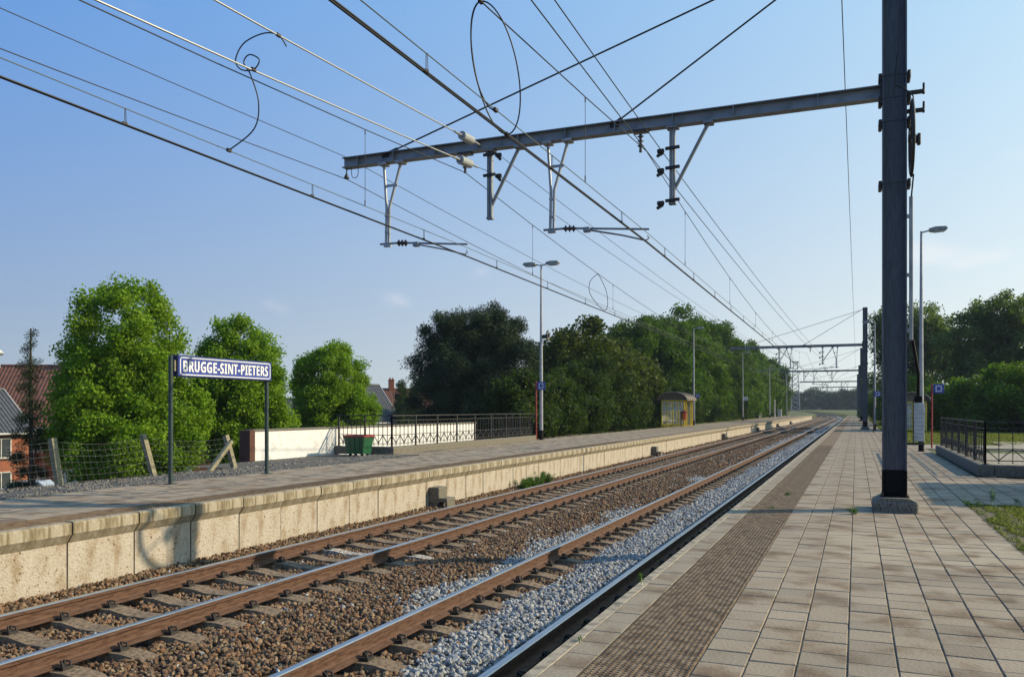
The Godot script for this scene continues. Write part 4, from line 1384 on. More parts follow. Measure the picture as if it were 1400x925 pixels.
	var rr := MB.new()
	for k in 4:
		rr.bar(hi[k], hi[(k + 1) % 4], 0.05, 0.05)
	part("rim", rr, M.red, bn)
	for x in [-0.24, 0.24]:
		for z in [-0.17, 0.17]:
			part("foot", MB.new().box(Vector3(x, 0.03, z), Vector3(0.08, 0.06, 0.08), 0.005), M.black, bn)
	# leaning concrete fence posts with wire netting
	var fn := thing("wire_fence", "sagging wire netting fence on leaning concrete posts behind the gravel", "fence", Vector3(-13.55, 0.0, -11.0))
	var pz := [9.0, 6.2, 3.4, 0.0, -2.4, -4.7]
	var tops := []
	for i in pz.size():
		var lean := Vector3(-0.10 - 0.05 * (i % 3), 0, 0.10 + 0.06 * ((i * 2) % 3))
		var foot := Vector3(0.1 if i != 4 else -0.05, 0.02, pz[i])
		var top: Vector3 = foot + Vector3(lean.x, 1.0 if i != 5 else 0.92, lean.z)
		tops.append([foot, top])
		part("post", MB.new().bar(foot - Vector3(0, 0.1, 0), top, 0.105, 0.105, Vector3.RIGHT), M.old_concrete, fn)
	part("strut", MB.new().bar(Vector3(0.05, 0.02, -3.72), Vector3(0.02, 0.80, -4.60), 0.09, 0.09, Vector3.RIGHT), M.old_concrete, fn)
	for i in pz.size() - 1:
		var a: Array = tops[i]
		var b: Array = tops[i + 1]
		var net := MB.new()
		var n := int(a[0].distance_to(b[0]) / 0.15)
		for r in 8:
			var f0 := 0.06 + r * 0.125
			var line := []
			for k in 9:
				var u := k / 8.0
				var p: Vector3 = a[0].lerp(a[1], f0).lerp(b[0].lerp(b[1], f0), u)
				line.append(p + Vector3(0.07, -0.09 * sin(PI * u) * f0, 0.0))
			net.tube(line, 0.0022, 0.0022, 4, false)
		for k in range(1, n):
			var u := float(k) / n
			var p0: Vector3 = a[0].lerp(a[1], 0.06).lerp(b[0].lerp(b[1], 0.06), u) + Vector3(0.07, -0.005, 0)
			var p1: Vector3 = a[0].lerp(a[1], 0.935).lerp(b[0].lerp(b[1], 0.935), u) + Vector3(0.07, -0.084 * sin(PI * u), 0)
			net.tube([p0, p1], 0.0018, 0.0018, 4, false)
		part("wire_netting", net, M.netting, fn)
	shelter(Vector3(-13.3, FAR_Y, -67.2), "yellow framed glass shelter with a brown barrel roof on the opposite platform")
	var lb := thing("litter_bin", "orange litter bin on a post in front of the yellow shelter", "litter bin", Vector3(-12.35, FAR_Y, -65.1))
	part("bucket", MB.new().lathe([Vector2(0.0, 0.55), Vector2(0.19, 0.55), Vector2(0.23, 1.08), Vector2(0.0, 1.08)], 12), M.orange, lb)
	part("hood", MB.new().lathe([Vector2(0.24, 1.06), Vector2(0.24, 1.16), Vector2(0.12, 1.26), Vector2(0.0, 1.28)], 12), M.red, lb)
	part("post", MB.new().tube([Vector3(-0.24, 0, 0), Vector3(-0.24, 1.2, 0)], 0.035, 0.035, 8), M.railing, lb)
	# concrete foot steps under the platform edge
	var places := [[17.0, "concrete foot step under the opposite platform edge left of the green weeds"], [39.2, "concrete foot step below the opposite platform edge, second along the wall"], [61.6, "concrete foot step in the platform wall below the yellow shelter"], [84.0, "concrete foot step in the platform wall, fourth along"], [106.0, "concrete foot step in the platform wall below the white square sign"], [128.0, "concrete foot step in the platform wall, sixth along"]]
	for q in places:
		var fs := thing("foot_step", q[1], "step", Vector3(-8.955, 0, -q[0]), 0.0, "foot steps along the opposite platform wall")
		part("upper_step", MB.new().box(Vector3(0.13, -0.40, 0), Vector3(0.26, 0.36, 0.42), 0.012), M.block, fs)
		part("upper_leg", MB.new().box(Vector3(0.115, -0.72, 0), Vector3(0.20, 0.27, 0.40), 0.008), M.block, fs)
		part("lower_step", MB.new().box(Vector3(0.365, -0.50, 0), Vector3(0.20, 0.09, 0.42), 0.01), M.block, fs)
		part("lower_leg", MB.new().box(Vector3(0.435, -0.69, 0), Vector3(0.06, 0.29, 0.40), 0.008), M.block, fs)
	# small things far along the platform
	var ws := thing("square_sign", "small white square sign on twin black posts far along the opposite platform", "sign", Vector3(-13.3, FAR_Y, -112.0))
	part("post", MB.new().box(Vector3(-0.2, 1.3, 0), Vector3(0.12, 2.6, 0.12), 0.01), M.black, ws)
	part("post", MB.new().box(Vector3(0.1, 1.3, 0), Vector3(0.12, 2.6, 0.12), 0.01), M.black, ws)
	part("plate", MB.new().box(Vector3(0.0, 2.75, 0.05), Vector3(0.52, 0.52, 0.06), 0.01), M.white, ws)
	var hut := thing("equipment_hut", "small dull purple equipment hut behind the far end of the opposite platform", "hut", Vector3(-15.6, 0.0, -140.0))
	part("wall", MB.new().box(Vector3(0, 1.3, 0), Vector3(2.6, 2.6, 4.0), 0.02), mat(lin(0.10, 0.075, 0.10), 0.8), hut)
	part("roof", MB.new().box(Vector3(0, 2.66, 0), Vector3(2.9, 0.12, 4.3), 0.02), M.railing, hut)
	part("door", MB.new().box(Vector3(0.2, 1.05, 2.01), Vector3(0.9, 2.0, 0.05), 0.01), M.mast, hut)
	var cb := thing("control_cabinet", "white control cabinet by the hut on the opposite platform", "cabinet", Vector3(-12.8, FAR_Y, -158.0))
	part("body", MB.new().box(Vector3(0, 0.65, 0), Vector3(0.7, 1.3, 0.5), 0.02), M.off_white, cb)
	part("roof", MB.new().box(Vector3(0, 1.33, 0), Vector3(0.8, 0.06, 0.6), 0.01), M.off_white, cb)
	var wp := thing("white_post", "thick white post by the hut on the opposite platform", "post", Vector3(-12.9, FAR_Y, -149.0))
	part("shaft", MB.new().tube([Vector3(0, 0, 0), Vector3(0, 2.8, 0)], 0.14, 0.12, 8), M.off_white, wp)
	part("cap", MB.new().lathe([Vector2(0.17, 2.78), Vector2(0.17, 2.86), Vector2(0.0, 2.95)], 8), M.off_white, wp)

# ------------------------------------------------------------------ the near platform
func build_near_side() -> void:
	lamp_post(Vector3(2.2, 0.0, -34.0), 8.05, [1.0], "grey lamp post just behind the nearest mast by the stair railing")
	lamp_post(Vector3(1.25, 0.0, -66.6), 7.9, [-1.0], "grey lamp post beside the second mast of the near platform")
	zone_sign(Vector3(2.75, 0.0, -36.7), 2.55, Vector3(0, 0, 1), M.red, "blue zone sign on a red pole near the stair railing of the near platform")
	zone_sign(Vector3(1.05, 0.0, -60.0), 2.75, Vector3(0, 0, 1), M.railing, "blue zone sign on a dark pole beside the second mast")
	single("marker_pole", MB.new().tube([Vector3(0, 0, 0), Vector3(0, 3.0, 0)], 0.04, 0.035, 8).lathe([Vector2(0.09, 0.0), Vector2(0.09, 0.02), Vector2(0.04, 0.04), Vector2(0.036, 3.0), Vector2(0.045, 3.02), Vector2(0.0, 3.05)], 8), M.black, "thin black pole on the near platform between the first two masts", "pole", Vector3(1.27, 0.0, -46.7))
	var st := thing("stair_parapet", "black zigzag railing on a low concrete kerb beside the near platform stairs", "railing", Vector3(2.62, 0.0, -22.0))
	var kb := MB.new()
	kb.box(Vector3(0.15, 0.13, -5.6), Vector3(0.34, 0.27, 11.2), 0.015)
	kb.box(Vector3(1.98, 0.125, -0.16), Vector3(3.3, 0.27, 0.34), 0.015)
	part("kerb", kb, M.block, st)
	railing_run(st, Vector3(0.15, 0.265, -0.16), Vector3(0.15, 0.265, -11.0), 6, 6, 1.0)
	railing_run(st, Vector3(0.15, 0.265, -0.16), Vector3(3.5, 0.265, -0.16), 2, 6, 1.0)
	# inner far wall of the stairs with its yellow band, and the lit path behind
	var wl := thing("stair_wall", "low pale stair wall with a yellow top band behind the black railing", "wall", Vector3(5.6, 0.0, -28.0))
	part("wall_body", MB.new().box(Vector3(0, -1.0, 3.9), Vector3(0.2, 2.4, 3.6), 0.01), M.render_white, wl)
	part("yellow_band", MB.new().box(Vector3(0, 0.20, 3.9), Vector3(0.24, 0.07, 3.6), 0.01), M.yellow, wl)
	var wl2 := MB.new()
	wl2.box(Vector3(4.2, -1.16, -25.7), Vector3(2.6, 2.3, 0.2)); wl2.box(Vector3(2.78, -1.2, -27.6), Vector3(0.1, 2.38, 11.0))
	structure("stairwell_wall", wl2, M.render_white)
	var pit := MB.new()
	pit.box(Vector3(4.2, -2.3, -27.6), Vector3(2.8, 0.1, 11.2))
	structure("stairwell_floor", pit, M.block)
	var pth := MB.new()
	pth.box(Vector3(6.6, -0.03, -33.0), Vector3(1.7, 0.1, 24.0)); pth.box(Vector3(4.36, -0.034, -29.55), Vector3(2.7, 0.1, 7.4)); pth.box(Vector3(4.4, -0.035, -38.2), Vector3(4.0, 0.1, 4.2))
	structure("path", pth, M.kerb)
	shelter(Vector3(3.6, 0.0, -66.0), "yellow framed shelter with a brown roof half hidden behind the nearest mast")
	shelter(Vector3(6.2, 0.0, -19.4), "yellow framed shelter by the footway whose shadow falls across the slabs")
	# verge beside the slabs
	var vb := MB.new()
	vb.quad(Vector3(1.62, 0.0, -2.0), Vector3(2.1, 0.015, -2.0), Vector3(2.1, 0.015, -15.32), Vector3(1.62, 0.0, -15.32), Vector3.UP)
	structure("earth_verge", vb, mat(lin(0.17, 0.135, 0.09), 0.95, M.gravel.albedo_texture, Vector3(0.8, 0.8, 0.8)))

# ------------------------------------------------------------------ the village below the line
func seen_from(u: float, fwd: float, y: float) -> Vector3:   # a spot fwd metres out, u metres to the side of the view's middle
	var a := deg_to_rad(YAW)
	return Vector3(u * cos(a) - fwd * sin(a), y, -u * sin(a) - fwd * cos(a))

func house(label: String, at: Vector3, turn: float, w: float, dp: float, wall_h: float, rise: float, roofm: Material, wallm: Material, openings: Array, chimney := 99.0) -> Node3D:
	var t := thing("house", label, "house", at, turn, "village houses below the line")
	var wb := MB.new()
	wb.box(Vector3(0, wall_h * 0.5, -dp * 0.5), Vector3(w, wall_h, dp))
	for x in [-w / 2 + 0.001, w / 2 - 0.001]:
		wb.tri(Vector3(x, wall_h, 0), Vector3(x, wall_h, -dp), Vector3(x, wall_h + rise * 0.97, -dp * 0.5), Vector3(signf(x), 0, 0))
	part("wall", wb, wallm, t)
	var rf := MB.new()
	var eave := 0.45
	var slope := rise / (dp * 0.5)
	for s in [1.0, -1.0]:
		var e := Vector3(0, wall_h - slope * eave, (eave if s > 0 else -dp - eave))
		var r := Vector3(0, wall_h + rise, -dp * 0.5)
		var nn := Vector3(0, dp * 0.5, rise * s).normalized()
		var hx := w * 0.5 + 0.3
		rf.quad(e + Vector3(-hx, 0, 0), e + Vector3(hx, 0, 0), r + Vector3(hx, 0, 0), r + Vector3(-hx, 0, 0), nn)
		rf.quad(e + Vector3(-hx, -0.16, 0), e + Vector3(hx, -0.16, 0), r + Vector3(hx, -0.16, 0), r + Vector3(-hx, -0.16, 0), -nn)
		rf.quad(e + Vector3(-hx, 0, 0), e + Vector3(hx, 0, 0), e + Vector3(hx, -0.16, 0), e + Vector3(-hx, -0.16, 0), Vector3(0, 0, s))
		for q in [-hx, hx]:
			rf.quad(e + Vector3(q, 0, 0), r + Vector3(q, 0, 0), r + Vector3(q, -0.16, 0), e + Vector3(q, -0.16, 0), Vector3(signf(q), 0, 0))
		var x := -hx + 0.15
		while x < hx:   # rolls of the pantiles
			rf.bar(e + Vector3(x, 0.02, 0), r + Vector3(x, 0.02, 0), 0.11, 0.07, nn)
			x += 0.30
	rf.tube([Vector3(-w * 0.5 - 0.3, wall_h + rise + 0.02, -dp * 0.5), Vector3(w * 0.5 + 0.3, wall_h + rise + 0.02, -dp * 0.5)], 0.12, 0.12, 8)
	var roof := part("roof", rf, roofm, t)
	part("gutter", MB.new().box(Vector3(0, wall_h - slope * eave - 0.02, eave + 0.07), Vector3(w + 0.6, 0.14, 0.14), 0.02), M.off_white, t)
	for q in [-1.0, 1.0]:
		part("verge_board", MB.new().bar(Vector3(q * (w * 0.5 + 0.32), wall_h - slope * eave - 0.04, eave), Vector3(q * (w * 0.5 + 0.32), wall_h + rise - 0.04, -dp * 0.5), 0.05, 0.24), M.off_white, t)
	if chimney < 90.0:
		part("chimney", MB.new().box(Vector3(chimney, wall_h + rise + 0.3, -dp * 0.5), Vector3(0.7, 1.7, 0.6), 0.02).box(Vector3(chimney, wall_h + rise + 1.2, -dp * 0.5), Vector3(0.8, 0.1, 0.7), 0.01).tube([Vector3(chimney - 0.15, wall_h + rise + 1.2, -dp * 0.5), Vector3(chimney - 0.15, wall_h + rise + 1.5, -dp * 0.5)], 0.1, 0.1, 8).tube([Vector3(chimney + 0.18, wall_h + rise + 1.2, -dp * 0.5), Vector3(chimney + 0.18, wall_h + rise + 1.45, -dp * 0.5)], 0.1, 0.1, 8), M.brick, roof)
	for o in openings:   # x, bottom, width, height, kind
		var c := Vector3(o[0], o[1] + o[3] * 0.5, 0.0)
		if o[4] == "window":
			var f := MB.new()
			for s in [-1.0, 1.0]:
				f.box(c + Vector3(s * (o[2] * 0.5 - 0.04), 0, 0.02), Vector3(0.08, o[3], 0.10)); f.box(c + Vector3(0, s * (o[3] * 0.5 - 0.04), 0.02), Vector3(o[2] - 0.16, 0.08, 0.10))
			f.box(c + Vector3(0, 0, 0.02), Vector3(0.06, o[3] - 0.16, 0.08))
			var win := part("window", f, M.off_white, t)
			part("pane", MB.new().box(c + Vector3(0, 0, 0.012), Vector3(o[2] - 0.15, o[3] - 0.15, 0.02)), M.pane, win)
			part("sill", MB.new().box(c + Vector3(0, -o[3] * 0.5 - 0.04, 0.06), Vector3(o[2] + 0.15, 0.07, 0.2)), M.block, win)
		elif o[4] == "shutter":
			var f := MB.new()
			var n := int(o[3] / 0.12)
			for k in n:
				f.box(c + Vector3(0, -o[3] * 0.5 + (k + 0.5) * o[3] / n, 0.03), Vector3(o[2], o[3] / n - 0.012, 0.05), 0.004)
			part("roller_shutter", f, M.off_white, t)
		else:
			var f := MB.new()
			f.box(c + Vector3(0, 0, 0.03), Vector3(o[2], o[3], 0.06), 0.01)
			for k in 4:
				f.box(c + Vector3(0, -o[3] * 0.5 + (k + 0.5) * o[3] / 4.0, 0.07), Vector3(o[2] * 0.86, o[3] / 4.0 - 0.08, 0.025), 0.006)
			part("door", f, M.off_white, t)
	return t

func build_village() -> void:
	var g := -4.8
	house("brick house with a red pantile roof and a chimney behind the thin conifer", seen_from(-37.6, 66.0, g), deg_to_rad(YAW + 4.0), 9.0, 8.4, 5.35, 4.6, M.roof_red, M.brick, [[-0.1, 2.9, 1.35, 1.3, "shutter"], [2.25, 2.95, 1.35, 1.3, "window"], [0.15, 0.0, 1.1, 1.75, "door"], [2.75, 0.0, 2.1, 1.55, "door"], [-2.9, 2.9, 1.35, 1.3, "window"]], 1.7)
	house("brick house with a dark slate roof and white verge at the edge of the view", seen_from(-38.6, 60.5, g), deg_to_rad(YAW + 62.0), 7.4, 7.5, 4.9, 3.0, M.roof_slate, M.brick, [[1.6, 2.7, 1.5, 1.5, "window"], [-1.6, 2.7, 1.5, 1.5, "window"], [1.6, 0.3, 1.5, 1.4, "window"]])
	house("brick house with a slate roof and white gutter between the second and third leafy trees", seen_from(-19.3, 76.0, g), deg_to_rad(YAW - 10.0), 7.0, 8.0, 5.4, 1.9, M.roof_slate, M.brick, [[-1.8, 2.8, 1.2, 1.2, "window"], [1.8, 2.8, 1.2, 1.2, "window"], [0.0, 0.0, 1.0, 2.1, "door"]])
	house("house with a steep grey roof beside the third leafy tree", seen_from(-15.0, 88.0, g), deg_to_rad(YAW + 42.0), 7.0, 8.0, 5.3, 3.7, M.roof_slate, M.old_concrete, [[-1.2, 2.8, 1.1, 1.1, "window"], [2.4, 2.6, 1.0, 1.2, "window"]])
	house("house with a red roof glimpsed between the columnar conifers", seen_from(-12.6, 104.0, g), deg_to_rad(YAW + 14.0), 8.6, 8.0, 5.0, 3.9, M.roof_red, M.brick, [[-1.5, 2.6, 1.2, 1.2, "window"], [1.5, 2.6, 1.2, 1.2, "window"]], -2.0)
	house("brick house hidden in the shade behind the first leafy tree", seen_from(-25.8, 72.0, g), deg_to_rad(YAW + 8.0), 9.5, 8.0, 5.2, 3.0, M.roof_red, M.brick, [[-2.6, 2.8, 1.2, 1.3, "window"], [0.4, 2.8, 1.2, 1.3, "window"], [2.9, 2.8, 1.2, 1.3, "window"], [-2.2, 0.0, 1.0, 2.0, "door"], [1.8, 0.6, 1.2, 1.3, "window"]])
	# parked car
	var c := thing("parked_car", "silver car parked in the street in front of the brick houses", "car", seen_from(-32.9, 56.5, g), deg_to_rad(YAW + 4.0))
	var side := [Vector2(-2.05, 0.35), Vector2(-2.08, 0.75), Vector2(-1.95, 0.92), Vector2(-1.1, 0.98), Vector2(-0.45, 1.50), Vector2(1.25, 1.53), Vector2(1.85, 1.02), Vector2(2.02, 0.9), Vector2(2.05, 0.35), Vector2(1.65, 0.28), Vector2(-1.65, 0.28)]
	part("body", MB.new().prism(side, -0.82, 0.82), M.car, c)
	for s in [-1.0, 1.0]:
		for q in [[Vector2(-0.92, 1.0), Vector2(-0.38, 1.44), Vector2(0.28, 1.46), Vector2(0.28, 1.0)], [Vector2(0.36, 1.0), Vector2(0.36, 1.46), Vector2(1.18, 1.46), Vector2(1.62, 1.04)]]:
			part("side_window", MB.new().prism(q, s * 0.822, s * 0.83), M.pane, c)
	part("windscreen", MB.new().quad_auto2(Vector3(-1.075, 1.02, -0.7), Vector3(-1.075, 1.02, 0.7), Vector3(-0.50, 1.475, 0.66), Vector3(-0.50, 1.475, -0.66), Vector3(-1, 1, 0)), M.pane, c)
	for x in [-1.3, 1.3]:
		for s in [-1.0, 1.0]:
			var wl := part("wheel", MB.new().tube([Vector3(x, 0.32, s * 0.66), Vector3(x, 0.32, s * 0.85)], 0.32, 0.32, 18), M.tyre, c)
			part("rim", MB.new().tube([Vector3(x, 0.32, s * 0.852), Vector3(x, 0.32, s * 0.865)], 0.2, 0.18, 12), M.galv_light, wl)
	for z in [-0.6, 0.6]:
		part("headlight", MB.new().box(Vector3(-2.03, 0.8, z), Vector3(0.14, 0.14, 0.3), 0.03), M.lens, c)
	# street lamps
	var sl := thing("street_lamp", "street lamp with a pale head reaching in beside the red roof", "street lamp", seen_from(-14.2, 22.0, g))
	part("pole", MB.new().tube([Vector3(0, 0, 0), Vector3(0, 7.7, 0), Vector3(0.12, 7.82, 0)], 0.09, 0.05, 10), M.galv_light, sl)
	part("lamp_head", MB.new().prism([Vector2(0.1, 0.0), Vector2(0.3, -0.05), Vector2(0.95, -0.06), Vector2(1.02, 0.0), Vector2(0.9, 0.09), Vector2(0.3, 0.12), Vector2(0.1, 0.08)], -0.14, 0.14, Transform3D(Basis.IDENTITY, Vector3(0, 7.80, 0))), M.off_white, sl)
	var sl2 := thing("street_lamp", "short thin street lamp with a round top beside the third leafy tree", "street lamp", seen_from(-9.65, 40.0, g))
	part("pole", MB.new().tube([Vector3(0, 0, 0), Vector3(0, 6.4, 0)], 0.06, 0.045, 8), M.galv_light, sl2)
	part("lamp_head", MB.new().lathe([Vector2(0.0, 6.36), Vector2(0.14, 6.42), Vector2(0.19, 6.56), Vector2(0.13, 6.72), Vector2(0.0, 6.76)], 10), M.white, sl2)
	# lattice tower far off
	var tw := thing("lattice_tower", "slender steel lattice tower far beyond the wood", "tower", Vector3(-24.0, -1.0, -376.0))
	for sx in [-1.0, 1.0]:
		for sz in [-1.0, 1.0]:
			part("leg", MB.new().tube([Vector3(1.9 * sx, 0, 1.9 * sz), Vector3(0.85 * sx, 22.5, 0.85 * sz)], 0.14, 0.11, 4), M.galv, tw)
	for k in 11:
		var y0 := 2.0 * k + 0.3
		var y1 := y0 + 2.0
		var h0 := lerpf(1.9, 0.85, y0 / 22.5)
		var h1 := lerpf(1.9, 0.85, y1 / 22.5)
		var bb := MB.new()
		for sz in [-1.0, 1.0]:
			bb.tube([Vector3(-h0, y0, sz * h0), Vector3(h1, y1, sz * h1)], 0.07, 0.07, 4); bb.tube([Vector3(h0, y0, sz * h0), Vector3(-h1, y1, sz * h1)], 0.07, 0.07, 4)
			bb.tube([Vector3(sz * h0, y0, -h0), Vector3(sz * h1, y1, h1)], 0.07, 0.07, 4)
		part("lattice_panel", bb, M.galv, tw)
	part("head_platform", MB.new().box(Vector3(0, 22.6, 0), Vector3(3.0, 0.3, 3.0)), M.galv, tw)
	# two birds
	for q in [[-20.2, 120.0, 8.4, "small dark bird flying right above the grey roof"], [-16.4, 121.0, 8.5, "small dark bird flying above the columnar conifers"]]:
		var bd := thing("bird", q[3], "bird", seen_from(q[0], q[1], q[2]), 0.7, "birds in the air over the village")
		part("body", MB.new().tube([Vector3(-0.16, 0, 0), Vector3(-0.06, 0.0, 0), Vector3(0.1, 0, 0), Vector3(0.2, 0.02, 0)], 0.05, 0.02, 6), M.black, bd)
		for s in [-1.0, 1.0]:
			var wg := MB.new()
			wg.quad_auto2(Vector3(-0.07, 0.01, 0.02 * s), Vector3(0.07, 0.01, 0.02 * s), Vector3(0.05, 0.10, 0.22 * s), Vector3(-0.03, 0.10, 0.24 * s), Vector3.UP)
			wg.quad_auto2(Vector3(-0.03, 0.10, 0.24 * s), Vector3(0.05, 0.10, 0.22 * s), Vector3(0.08, 0.06, 0.40 * s), Vector3(0.06, 0.06, 0.40 * s), Vector3.UP)
			part("wing", wg, M.black, bd)

# ------------------------------------------------------------------ trees and plants
func clump_mesh(key: String) -> ArrayMesh:
	if shared.has(key):
		return shared[key]
	var r := RandomNumberGenerator.new()
	r.seed = key.hash()
	var b := MB.new()
	var n := 44
	var size := 0.27
	var slim := 0.62
	if key.begins_with("needle"):
		n = 60; size = 0.46; slim = 0.26
	elif key.begins_with("broad"):
		n = 40; size = 0.31; slim = 0.8
	for i in n:
		var p := Vector3(r.randfn(), r.randfn(), r.randfn()).normalized() * pow(r.randf(), 0.45)
		var out := (p + Vector3(r.randfn(), r.randfn() + 0.3, r.randfn()) * 0.5).normalized()
		var x := out.cross(Vector3(r.randfn(), r.randfn(), r.randfn())).normalized()
		var y := out.cross(x)
		if key.begins_with("needle"):
			y = (p.normalized() + Vector3(0, 0.35, 0) + Vector3(r.randfn(), r.randfn(), r.randfn()) * 0.35).normalized()
			x = y.cross(Vector3(r.randfn(), r.randfn(), r.randfn())).normalized()
			out = x.cross(y)
		var s := size * r.randf_range(0.7, 1.25)
		var v := r.randf_range(0.78, 1.22)
		b.col = Color(v, v, v * r.randf_range(0.85, 1.0))
		var base := p - y * s * 0.5
		var tip := p + y * s * 0.5
		var mid := p + y * s * r.randf_range(-0.08, 0.08) - out * s * 0.10
		var l := mid + x * s * 0.5 * slim + out * s * 0.13
		var q := mid - x * s * 0.5 * slim + out * s * 0.13
		var n1 := (l - base).cross(tip - base).normalized()
		if n1.dot(out) < 0.0:
			n1 = -n1
		b.tri(base, l, tip, n1)
		var n2 := (q - base).cross(tip - base).normalized()
		if n2.dot(out) < 0.0:
			n2 = -n2
		b.tri(base, tip, q, n2)
	shared[key] = b.mesh()
	return shared[key]

func tree(called: String, label: String, base: Vector3, blobs: Array, n: int, scale: float, key: String, ca: Color, cb: Color, trunk: float, group: String, m: Material, rough := 0.25, category := "tree") -> Node3D:
	var t := thing(called, label, category, base, 0.0, group)
	var nz := FastNoiseLite.new()
	nz.seed = rng.randi() % 10000
	nz.frequency = 1.0
	nz.fractal_octaves = 3
	var top := Vector3.ZERO
	var wsum := 0.0
	for q in blobs:
		wsum += pow(q[3] * q[4] * q[5], 0.62)
		if q[1] > top.y:
			top = Vector3(q[0], q[1], q[2])
	if trunk > 0.0:
		var wood := MB.new()
		wood.tube(catmull([Vector3(0, -0.3, 0), Vector3(trunk * rng.randf_range(-0.6, 0.6), top.y * 0.35, trunk * rng.randf_range(-0.6, 0.6)), top * Vector3(0.6, 0.75, 0.6), top + Vector3(0, 0.2, 0)], 4), trunk, trunk * 0.18, 9)
		part("trunk", wood, M.bark, t)
		var limbs := MB.new()
		for i in 9:
			var q: Array = blobs[rng.randi() % blobs.size()]
			var dirv := Vector3(rng.randfn(), absf(rng.randfn()) * 0.5, rng.randfn()).normalized()
			var e := Vector3(q[0], q[1], q[2]) + dirv * Vector3(q[3], q[4], q[5]) * 0.8
			var a := top * clampf(rng.randf_range(0.35, 0.8), 0.0, maxf(0.2, e.y / maxf(top.y, 0.1) - 0.1))
			limbs.tube(catmull([a, a.lerp(e, 0.5) + Vector3(0, 0.06 * e.length(), 0), e], 3), trunk * 0.38, trunk * 0.07, 6)
		part("limbs", limbs, M.bark, t)
	# boughs stand out from each lobe of the crown; leaf sprays fill the boughs, a few fill the heart
	var buf := [PackedFloat32Array(), PackedFloat32Array()]
	for bi in blobs.size():
		var q: Array = blobs[bi]
		var ctr := Vector3(q[0], q[1], q[2])
		var rad := Vector3(q[3], q[4], q[5])
		var mean := pow(q[3] * q[4] * q[5], 1.0 / 3.0)
		var cnt := int(n * pow(q[3] * q[4] * q[5], 0.62) / wsum)
		var boughs := []
		var nb := clampi(int(26.0 * pow(mean / 2.5, 0.7)), 9, 60)
		if rough < 0.2:
			nb = int(nb * 2.2)
		for k in nb:
			var yy := 1.0 - 2.0 * (k + 0.5) / nb
			var aa := 2.39996 * k + rng.randf() * 0.8
			var dv := Vector3(sqrt(1.0 - yy * yy) * cos(aa), yy, sqrt(1.0 - yy * yy) * sin(aa))
			var lump := 1.0 + rough * 1.5 * nz.get_noise_3d(dv.x * 1.5 + bi * 7.0, dv.y * 1.5, dv.z * 1.5) + rough * rng.randf_range(-0.45, 0.45)
			var rb := minf(mean, 3.6) * rng.randf_range(0.20, 0.36) * (0.72 if rough < 0.2 else 1.0)
			boughs.append([ctr + dv * rad * lump * 0.86, rb, ca.lerp(cb, rng.randf())])
		for i in cnt:
			var p: Vector3
			var c: Color
			if rng.randf() < 0.10:
				p = ctr + Vector3(rng.randfn(), rng.randfn(), rng.randfn()).normalized() * rad * rng.randf_range(0.2, 0.75)
				c = ca.lerp(cb, rng.randf())
			else:
				var bo: Array = boughs[rng.randi() % nb]
				var dv := Vector3(rng.randfn(), rng.randfn(), rng.randfn()).normalized()
				p = bo[0] + dv * Vector3(1.1, 0.75, 1.1) * bo[1] * pow(rng.randf(), 0.4)
				c = bo[2].lerp(ca.lerp(cb, rng.randf()), 0.5)
			push(buf[i % 2], spin().scaled(Vector3.ONE * scale * rng.randf_range(0.7, 1.3)), p, c * rng.randf_range(0.85, 1.15))
	var cr := Node3D.new()
	cr.name = "crown"
	t.add_child(cr)
	for k in 2:
		if buf[k].size():
			many("foliage", clump_mesh(key + str(k)), m, buf[k], cr).set_meta("kind", "stuff")
	return t

